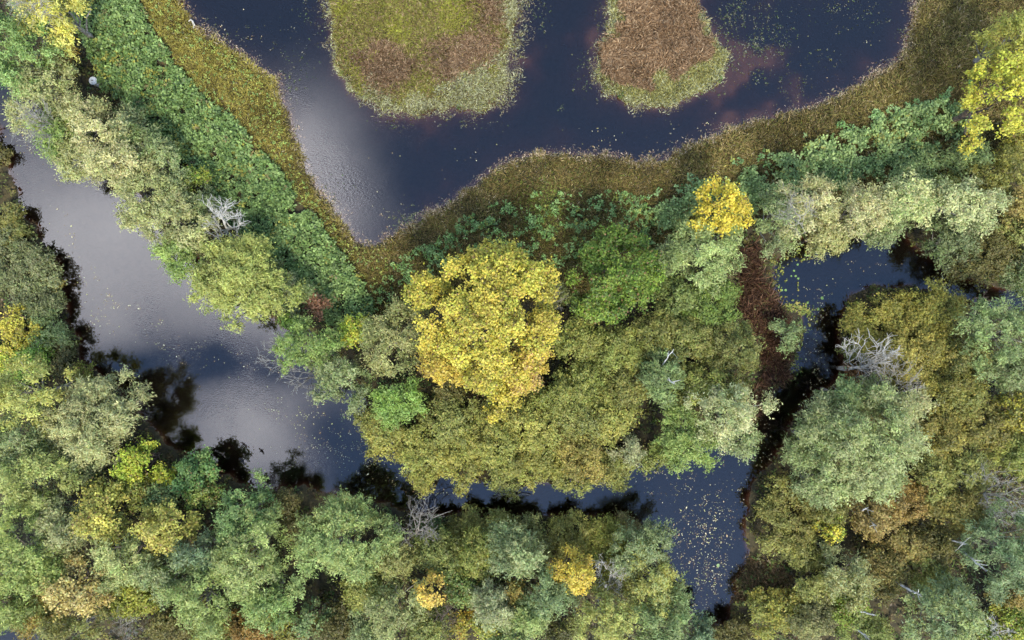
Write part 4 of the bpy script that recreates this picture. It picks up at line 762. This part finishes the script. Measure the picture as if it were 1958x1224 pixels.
# brown sedge meadow along the south and right shore
r, x, y, sd = scatter(meadow, 330, 112, rag, lo=-.25)
t = np.clip((x - 12) / 20, 0, 1); nn = N2(x, y); n1 = N1(x + 9, y); f = np.clip(1 - sd / .55, 0, 1); g = np.clip((sd - 2) / 3, 0, 1)
gr = np.exp(-((x - at(1040, 402)[0]) ** 2 + (y - at(1040, 402)[1]) ** 2) / 2.2) * 4
blades('sedge', r, x, y, shade(r, [(138, 112, 62), (120, 104, 52), (158, 142, 70), (104, 112, 50), (200, 174, 146), (184, 154, 104), (128, 156, 64)], np.stack([.9 + .5 * (1 - t), .5 + nn * .6, .25 + .9 * t, .2 + 1.0 * g * (1 - t) + .4 * n1, .04 + 1.5 * f, .12 + .7 * t * n1 + .5 * f, .02 + gr], 1), len(x)) * (.42 + .5 * N4(x, y) + .85 * N2(x + 60, y) * N1(x, y))[:, None], .34, .052, 'brown and olive sedge meadow along the lower pond shore')
# dark undergrowth below the trees
under = P([(-90, -90), (2050, -90), (2050, 1320), (-90, 1320)])
def under_keep(x, y, s):
    k = inside(x, y, carpetA) | inside(x, y, sedgeA) | inside(x, y, meadow) | inside(x, y, ISLE_A) | inside(x, y, ISLE_B)
    return np.where(k, 0, 1.0)
r, x, y, sd = scatter(under, 4, 113, under_keep, lo=-.05)
herbs('undergrowth', r, x, y, sd, [(86, 92, 42), (112, 98, 48), (78, 100, 46), (98, 74, 44), (132, 124, 54)], np.stack([.8 + N1(x, y), .5 + N2(x, y), .4 + N2(x + 50, y), .4 + .8 * N1(x, y + 40), np.full(len(x), .3)], 1), 'low dark undergrowth between the trunks of the wood', .35, 6, .26, .15)

# islands
def isle_keep(x, y, s): return np.clip(1 + s / .7, 0, 1)
isA_all = P([(600, -60), (600, 140), (660, 230), (800, 260), (960, 240), (1020, 180), (1030, 60), (1070, -60)])
paleA = P([(600, 130), (655, 150), (690, 176), (770, 192), (830, 172), (900, 152), (945, 128), (966, 90), (964, -60), (1080, -60), (1040, 60), (1010, 200), (960, 250), (800, 260), (690, 230), (600, 170)])
brownA = [P([(688, 110), (720, 92), (770, 96), (794, 120), (786, 156), (760, 180), (716, 172), (690, 146)]), P([(820, 108), (870, 84), (930, 50), (962, 60), (958, 104), (912, 138), (862, 160), (836, 150)]), P([(900, -60), (970, -60), (966, 40), (930, 60), (905, 20)])]
r, x, y, sd = scatter(isA_all, 560, 120, lambda x, y, s: np.where(s > 0, 1.0, np.clip(1 + s / (.25 + 1.9 * N1(x + 3, y) * N2(x, y + 9) + 1.3 * (x > at(955, 0)[0]) * (.3 + N1(x, y))), 0, 1) ** 1.5 * .6) * (y < at(0, -30)[1] + 3), lo=-1.8)
def soft(poly, x, y, wid):              # share that grows across the ragged edge of a patch
    d = edge_dist(x, y, poly); d = np.where(inside(x, y, poly), d, -d)
    return 1 / (1 + np.exp(-(d + (N1(x + 21, y) - .5) * 1.6 + (N05(x, y + 8) - .5) * .9) / wid))
pb = np.max([soft(q, x, y, .3) for q in brownA], 0) * .92 + .05
isb = r.random(len(x)) < pb
isp = (r.random(len(x)) < soft(paleA, x, y, .22)) | (sd < .05); k = isb & ~isp
r2 = r
blades('reeds', r, x[k], y[k], shade(r, [(164, 128, 98), (134, 102, 74), (112, 82, 58), (184, 152, 120)], np.tile([1, 1, .6, .35], (k.sum(), 1)), k.sum()), .34, .055, 'brown reed patches on the left island', lean=.8)
k = ~isb & ~isp; xx, yy = x[k], y[k]; nn = N2(xx, yy); n1 = N1(xx, yy)
blades('grass', r, xx, yy, shade(r, [(152, 146, 58), (128, 112, 56), (150, 158, 46), (114, 122, 44), (166, 138, 92)], np.stack([.8 + nn, .3 + 1.2 * (1 - nn), .1 + 2.4 * np.clip(nn - .5, 0, 1) * 2, .4 + n1 * .4, .25 + .5 * n1], 1), k.sum()), .26, .055, 'yellow-green grass covering the left island', lean=1.0)
k = isp
blades('dry_sedge', r, x[k], y[k], shade(r, [(196, 188, 150), (164, 158, 116), (138, 138, 88), (112, 100, 74), (150, 162, 92)], np.tile([.9, .9, .6, .6, .3], (k.sum(), 1)), k.sum()), .28, .055, 'pale dry sedge fringe round the left island', lean=.9)
isB_all = P([(1110, -60), (1110, 170), (1180, 240), (1300, 240), (1430, 180), (1430, 80), (1370, -60)])
brownB = P([(1186, -60), (1180, 40), (1156, 100), (1150, 140), (1188, 166), (1226, 154), (1270, 140), (1322, 124), (1356, 98), (1340, 50), (1312, -60)])
r, x, y, sd = scatter(isB_all, 560, 121, lambda x, y, s: np.where(s > 0, 1.0, np.clip(1 + s / (.2 + 1.7 * N1(x + 3, y) * N2(x, y + 9)), 0, 1) ** 1.5 * .55), lo=-1.6)
k = r.random(len(x)) < soft(brownB, x, y, .12)
blades('reeds', r, x[k], y[k], shade(r, [(182, 142, 106), (152, 116, 84), (124, 92, 66), (202, 166, 130)], np.tile([1, 1, .5, .35], (k.sum(), 1)), k.sum()), .42, .055, 'tall brown reeds covering the right island', lean=.6, drift=(.15, -.3), base=.12)
k = ~k; f = np.clip(1 - sd[k] / .6, 0, 1)
blades('dry_sedge', r, x[k], y[k], shade(r, [(190, 184, 146), (160, 160, 100), (140, 146, 84), (112, 104, 74), (176, 172, 120)], np.stack([.2 + 1.2 * f, .9 - .3 * f, .9 - .6 * f, .25 + .4 * f, .4 * np.ones(k.sum())], 1), k.sum()), .27, .055, 'pale green dry sedge ring round the right island', lean=.8)
# brown reed strip right
reed = P([(1404, 480), (1444, 462), (1458, 540), (1494, 602), (1514, 660), (1508, 712), (1470, 752), (1446, 800), (1404, 800), (1440, 740), (1456, 700), (1446, 650), (1412, 604)])
r, x, y, sd = scatter(reed, 300, 122, lo=-.3)
ph = N1(x, y) * 6.3
o_ = blades('reeds', r, x, y, shade(r, [(112, 76, 56), (92, 60, 44), (134, 96, 70), (76, 52, 40), (126, 112, 56)], np.stack([np.ones(len(x)), np.ones(len(x)), .5 * np.ones(len(x)), .5 * np.ones(len(x)), .1 + .6 * (sd < .4)], 1), len(x)), .75, .06, 'dark brown flattened reeds in a strip beside the right channel', lean=.7, base=.1)
bankr = P([(1412, 1060), (1480, 1072), (1520, 1110), (1500, 1140), (1440, 1146), (1396, 1150)])
r, x, y, sd = scatter(bankr, 260, 123, lo=-.2)
blades('sedge', r, x, y, shade(r, [(112, 82, 54), (96, 86, 46), (140, 108, 74)], np.ones((len(x), 3)), len(x)), .4, .06, 'brown sedge on the bank beside the leaf strewn water')
# pale broken reed fringe standing in the shallow shore water
fr = P([(320, -60), (420, 40), (560, 130), (620, 340), (700, 440), (800, 400), (1000, 275), (1250, 285), (1460, 205), (1640, 140), (1720, 80), (1740, -60), (1800, -60), (1790, 120), (1660, 200), (1300, 320), (1000, 330), (740, 490), (660, 480), (560, 330), (520, 180), (360, 70)])
r, x, y, sd = scatter(fr, 220, 124, lambda x, y, s: np.exp(-((s + .08) / .34) ** 2) * np.clip(.45 + 1.5 * (N05(x, y) - .35), .12, 1) + .22 * np.clip(1 + s / 1.1, 0, 1) * (s < .1) * (N1(x, y) > .52), lo=-1.1)
blades('reed_stubble', r, x, y, shade(r, [(196, 168, 146), (168, 138, 108), (150, 142, 104), (126, 112, 86)], np.tile([1, .8, .6, .4], (len(x), 1)), len(x)), .2, .07, 'pale pinkish reed stubble along the pond waterline', lean=1.0, base=.04)

# ------------------------------------------------------------------ on the water
def floaters(name, x, y, r, pal, size, label, z=.012, cat='leaves'):
    n = len(x); a = r.uniform(0, 6.283, n); ax = np.stack([np.cos(a), np.sin(a), np.zeros(n)], 1); nr = unit(np.array([0, 0, 1.0]) + r.normal(0, .12, (n, 3))); ax = unit(ax - nr * np.sum(ax * nr, 1, keepdims=True))
    s = size * r.lognormal(0, .35, n); v, f = kites(np.stack([x, y, np.full(n, z) + r.uniform(0, .008, n)], 1), ax, nr, s, s * .62)
    me = new_mesh(name, v, f, 4, M_FLOAT, shade(r, pal, np.ones((n, len(pal))), n, .18))
    return tag(link(name, me), label, cat, kind='stuff')
LEAFC = [(206, 182, 140), (186, 150, 106), (214, 196, 156), (156, 118, 84), (196, 184, 110)]
r = np.random.default_rng(200)
xs, ys = [], []
def drop(cx, cy, rx, ry, n, rot=0.0):
    nc = max(2, n // 9); ca = r.normal(0, 1, nc); cb = r.normal(0, 1, nc); ci = r.integers(0, nc, n); loose = r.random(n) < .4   # drifts and loose single leaves
    a = np.where(loose, r.normal(0, 1, n), ca[ci] + r.normal(0, .12, n)) * rx / 2; b = np.where(loose, r.normal(0, 1, n), cb[ci] + r.normal(0, .12, n)) * ry / 2; c, s = math.cos(rot), math.sin(rot)
    for p_, q_ in zip(cx + a * c - b * s, cy + a * s + b * c):
        X, Y = at(p_, q_); xs.append(X); ys.append(Y)
for a in [(60, 300, 40, 110, 60, -.5), (130, 480, 40, 130, 90, -.4), (200, 590, 60, 60, 120), (330, 660, 130, 40, 100, .3), (470, 700, 120, 50, 40), (560, 790, 120, 40, 90, .2), (640, 850, 90, 50, 160, .5), (720, 900, 90, 40, 130, .4), (830, 945, 60, 10, 40), (1250, 920, 90, 30, 60), (1330, 960, 90, 60, 120), (1355, 1000, 70, 90, 420), (1345, 1080, 60, 90, 420), (1365, 1110, 40, 60, 120), (1460, 850, 40, 60, 120), (1560, 700, 40, 60, 150), (1570, 620, 40, 60, 110), (1590, 560, 70, 40, 60), (1660, 510, 90, 30, 30), (700, 370, 120, 90, 34), (900, 300, 200, 60, 36), (1200, 260, 250, 40, 36), (1330, 250, 120, 30, 50), (480, 80, 110, 60, 30), (1560, 120, 150, 80, 20), (620, 420, 60, 60, 30), (560, 850, 160, 90, 90)]:
    drop(*a)
xs, ys = np.array(xs), np.array(ys); sdv = sd_at(xs, ys); k = sdv < -.12
floaters('floating_leaves', xs[k], ys[k], r, LEAFC, .07, 'fallen tan and yellow leaves drifting on the water')
# pondweed patches in the shallow top pond
xs, ys = [], []
for a in [(1415, 15, 30, 40, 260), (1385, 45, 25, 40, 220), (1430, 90, 40, 30, 240), (1460, 60, 30, 60, 220), (1490, 75, 30, 60, 200), (1400, 130, 30, 30, 130), (1445, 150, 20, 20, 90), (1350, 165, 30, 30, 130), (1600, 20, 120, 40, 240), (1520, 165, 60, 40, 90), (1120, 130, 22, 50, 110), (1150, 30, 20, 60, 100), (1035, 30, 20, 40, 90), (600, 30, 70, 80, 240), (570, 120, 50, 60, 120), (760, 235, 60, 24, 110), (905, 235, 70, 16, 70), (1075, 205, 8, 10, 24), (555, 160, 18, 30, 50), (430, 70, 60, 30, 110), (780, 425, 40, 26, 420), (630, 350, 40, 40, 50), (1580, 110, 40, 20, 70), (1725, 70, 12, 16, 60)]:
    drop(*a)
xs, ys = np.array(xs), np.array(ys); sdv = sd_at(xs, ys); k = sdv < .15
floaters('pondweed', xs[k], ys[k], r, [(84, 104, 66), (96, 104, 70), (70, 92, 56), (104, 94, 74), (120, 110, 92)], .075, 'grey green pondweed tufts breaking the surface of the upper pond', z=.03, cat='plants')
# weed tongue beside the reed strip
xs, ys = [], []
for a in [(1530, 592, 36, 14, 260, .2), (1548, 600, 14, 20, 90), (1524, 660, 12, 80, 260), (1500, 590, 26, 14, 140), (1486, 530, 16, 50, 130), (1510, 700, 20, 30, 120), (1520, 480, 40, 20, 120)]: drop(*a)
xs, ys = np.array(xs), np.array(ys)
floaters('pondweed', xs, ys, r, [(134, 138, 56), (110, 128, 50), (150, 132, 60), (90, 112, 48)], .13, 'olive waterweed mat along the brown reed strip', z=.05, cat='plants')
# lily pads
M_PAD, nt_, out_ = mat_new('lily pad'); p_ = nt_.nodes.new('ShaderNodeBsdfPrincipled'); p_.inputs['Base Color'].default_value = (*lin((112, 142, 74)), 1); p_.inputs['Roughness'].default_value = .4; nt_.links.new(p_.outputs[0], out_.inputs[0])
pad_v = [(0, 0, .012)] + [(math.cos(a) * .15, math.sin(a) * .15, .016) for a in np.linspace(.25, 6.03, 14)] + [(0, 0, 0)] + [(math.cos(a) * .145, math.sin(a) * .145, .006) for a in np.linspace(.25, 6.03, 14)]
pad_f = [[0, i, i + 1] for i in range(1, 14)] + [[15, i + 16, i + 15] for i in range(1, 14)] + [[i, i + 15, i + 16, i + 1] for i in range(1, 14)]
pad_me = bpy.data.meshes.new('lily_pad'); pad_me.from_pydata(pad_v, [], pad_f); pad_me.materials.append(M_PAD); pad_me.update()
for k, (px, py, s) in enumerate([(1529, 478, .8), (1540, 488, 1), (1546, 489, .9), (1538, 496, .8), (1525, 506, .9), (1518, 518, .9), (1513, 528, .7), (1521, 528, .9), (1526, 533, .9), (1489, 549, .8), (1495, 555, .9), (1502, 555, 1), (1572, 570, 1.3), (1544, 579, .9), (1564, 591, 1.1), (1373, 1081, 1.3)]):
    o = link('lily_pad', pad_me, None, (*at(px, py), .01)); o.scale = (s * .68, s * .68, 1); o.rotation_euler = (0, 0, k * 2.1)
    tag(o, 'round pale green lily pad afloat in the river loop' if py < 1000 else 'single pale lily pad among the drifting leaves of the bottom water', 'lily pad', 'lily pads' if py < 1000 else None)

# ------------------------------------------------------------------ small things
import bmesh
def solid(name, c, rough=.5):
    m, nt, out = mat_new(name); p = nt.nodes.new('ShaderNodeBsdfPrincipled'); p.inputs['Roughness'].default_value = rough
    n = nt.nodes.new('ShaderNodeTexNoise'); n.inputs['Scale'].default_value = 9; n.inputs['Detail'].default_value = 5
    mx = nt.nodes.new('ShaderNodeMix'); mx.data_type = 'RGBA'; mx.inputs['A'].default_value = (*lin(c) * .75, 1); mx.inputs['B'].default_value = (*lin(c), 1)
    tc = nt.nodes.new('ShaderNodeTexCoord'); nt.links.new(tc.outputs['Object'], n.inputs[0]); nt.links.new(n.outputs[0], mx.inputs['Factor']); nt.links.new(mx.outputs['Result'], p.inputs[0]); nt.links.new(p.outputs[0], out.inputs[0]); return m
def lathe(name, prof, mat, parent=None, seg=28):
    v = [(q[0] * math.cos(a), q[0] * math.sin(a), q[1]) for q in prof for a in np.arange(seg) * 2 * math.pi / seg]
    n = len(prof); f = [[i * seg + j, i * seg + (j + 1) % seg, (i + 1) * seg + (j + 1) % seg, (i + 1) * seg + j] for i in range(n - 1) for j in range(seg)]
    f += [list(range((n - 1) * seg, n * seg))]
    me = bpy.data.meshes.new(name); me.from_pydata(v, [], f); me.materials.append(mat); me.update(); return link(name, me, parent)
M_WHITE, M_DARK = solid('white weathered paint', (232, 230, 224)), solid('dark rubber', (36, 32, 30))
cx, cy_ = at(184, 158, .8); t = thing('round_cap', (cx, cy_, float(z_at(np.array([cx]), np.array([cy_]))[0])), 'small white round cap standing at the edge of the green carpet', 'well cap')
lathe('pipe', [(.26, -.1), (.26, .72), (.31, .73), (.31, .78), (.24, .78), (.24, .72)], M_WHITE, t)
lid_ = lathe('lid', [(.225, .74), (.225, .8), (.19, .83), (.09, .85), (.075, .85)], M_WHITE, t)
lathe('seal', [(.3, .70), (.315, .70), (.315, .725), (.3, .725)], M_DARK, t)
lathe('knob', [(.05, .83), (.05, .88), (.03, .895)], M_DARK, lid_)
# pale driftwood piece at the pond edge
cx, cy_ = at(368, 44); t = thing('driftwood', (cx, cy_, 0), 'pale bent piece of driftwood lying at the upper left pond edge', 'driftwood')
w = Wood(); w.add(np.array([[-.2, .02, .25], [0, .14, .28], [.12, .05, .24], [.2, -.2, .2], [.28, -.28, .14]]), [.03, .08, .07, .09, .03], 7); w.build('stem', M_DEAD, t)
w = Wood(); w.add(np.array([[.15, -.15, .2], [.2, -.42, .2], [.14, -.52, .17]]), [.05, .045, .02], 6); w.build('branch', M_DEAD, t)
# two dark birds flying low over the river
M_BIRD = solid('dark plumage', (34, 30, 28), .7)
def bird(px, py, rot, label, fold):
    x, y = at(px, py, 2.0); t = thing('bird', (x, y, 2.0), label, 'bird', 'birds over the river'); t.rotation_euler = (0, 0, rot)
    w = Wood(); w.add(np.array([[-.2, 0, 0], [-.12, 0, 0], [0, 0, .01], [.1, 0, .01], [.15, 0, .02], [.2, 0, .01]]), [.03, .04, .06, .045, .04, .006], 8); w.build('body', M_BIRD, t)
    for s in (-1, 1):
        v = [(.06, s * .03, .03), (-.06, s * .03, .02), (-.07, s * .2, .05 + fold), (.05, s * .2, .06 + fold), (-.1, s * .34, .02 + fold), (-.04, s * .34, .03 + fold)]
        v += [(a, b, c - .012) for a, b, c in v]
        f = [[0, 3, 2, 1], [3, 5, 4, 2], [6, 7, 8, 9], [9, 8, 10, 11], [0, 6, 9, 3], [3, 9, 11, 5], [5, 11, 10, 4], [4, 10, 8, 2], [2, 8, 7, 1]]
        me = bpy.data.meshes.new('wing'); me.from_pydata(v, [], f); me.materials.append(M_BIRD); me.update(); link('wing', me, t)
bird(427, 868, .9, 'small dark bird over the river, left of two', .12)
bird(464, 881, .7, 'small dark bird over the river, right of two', .02)
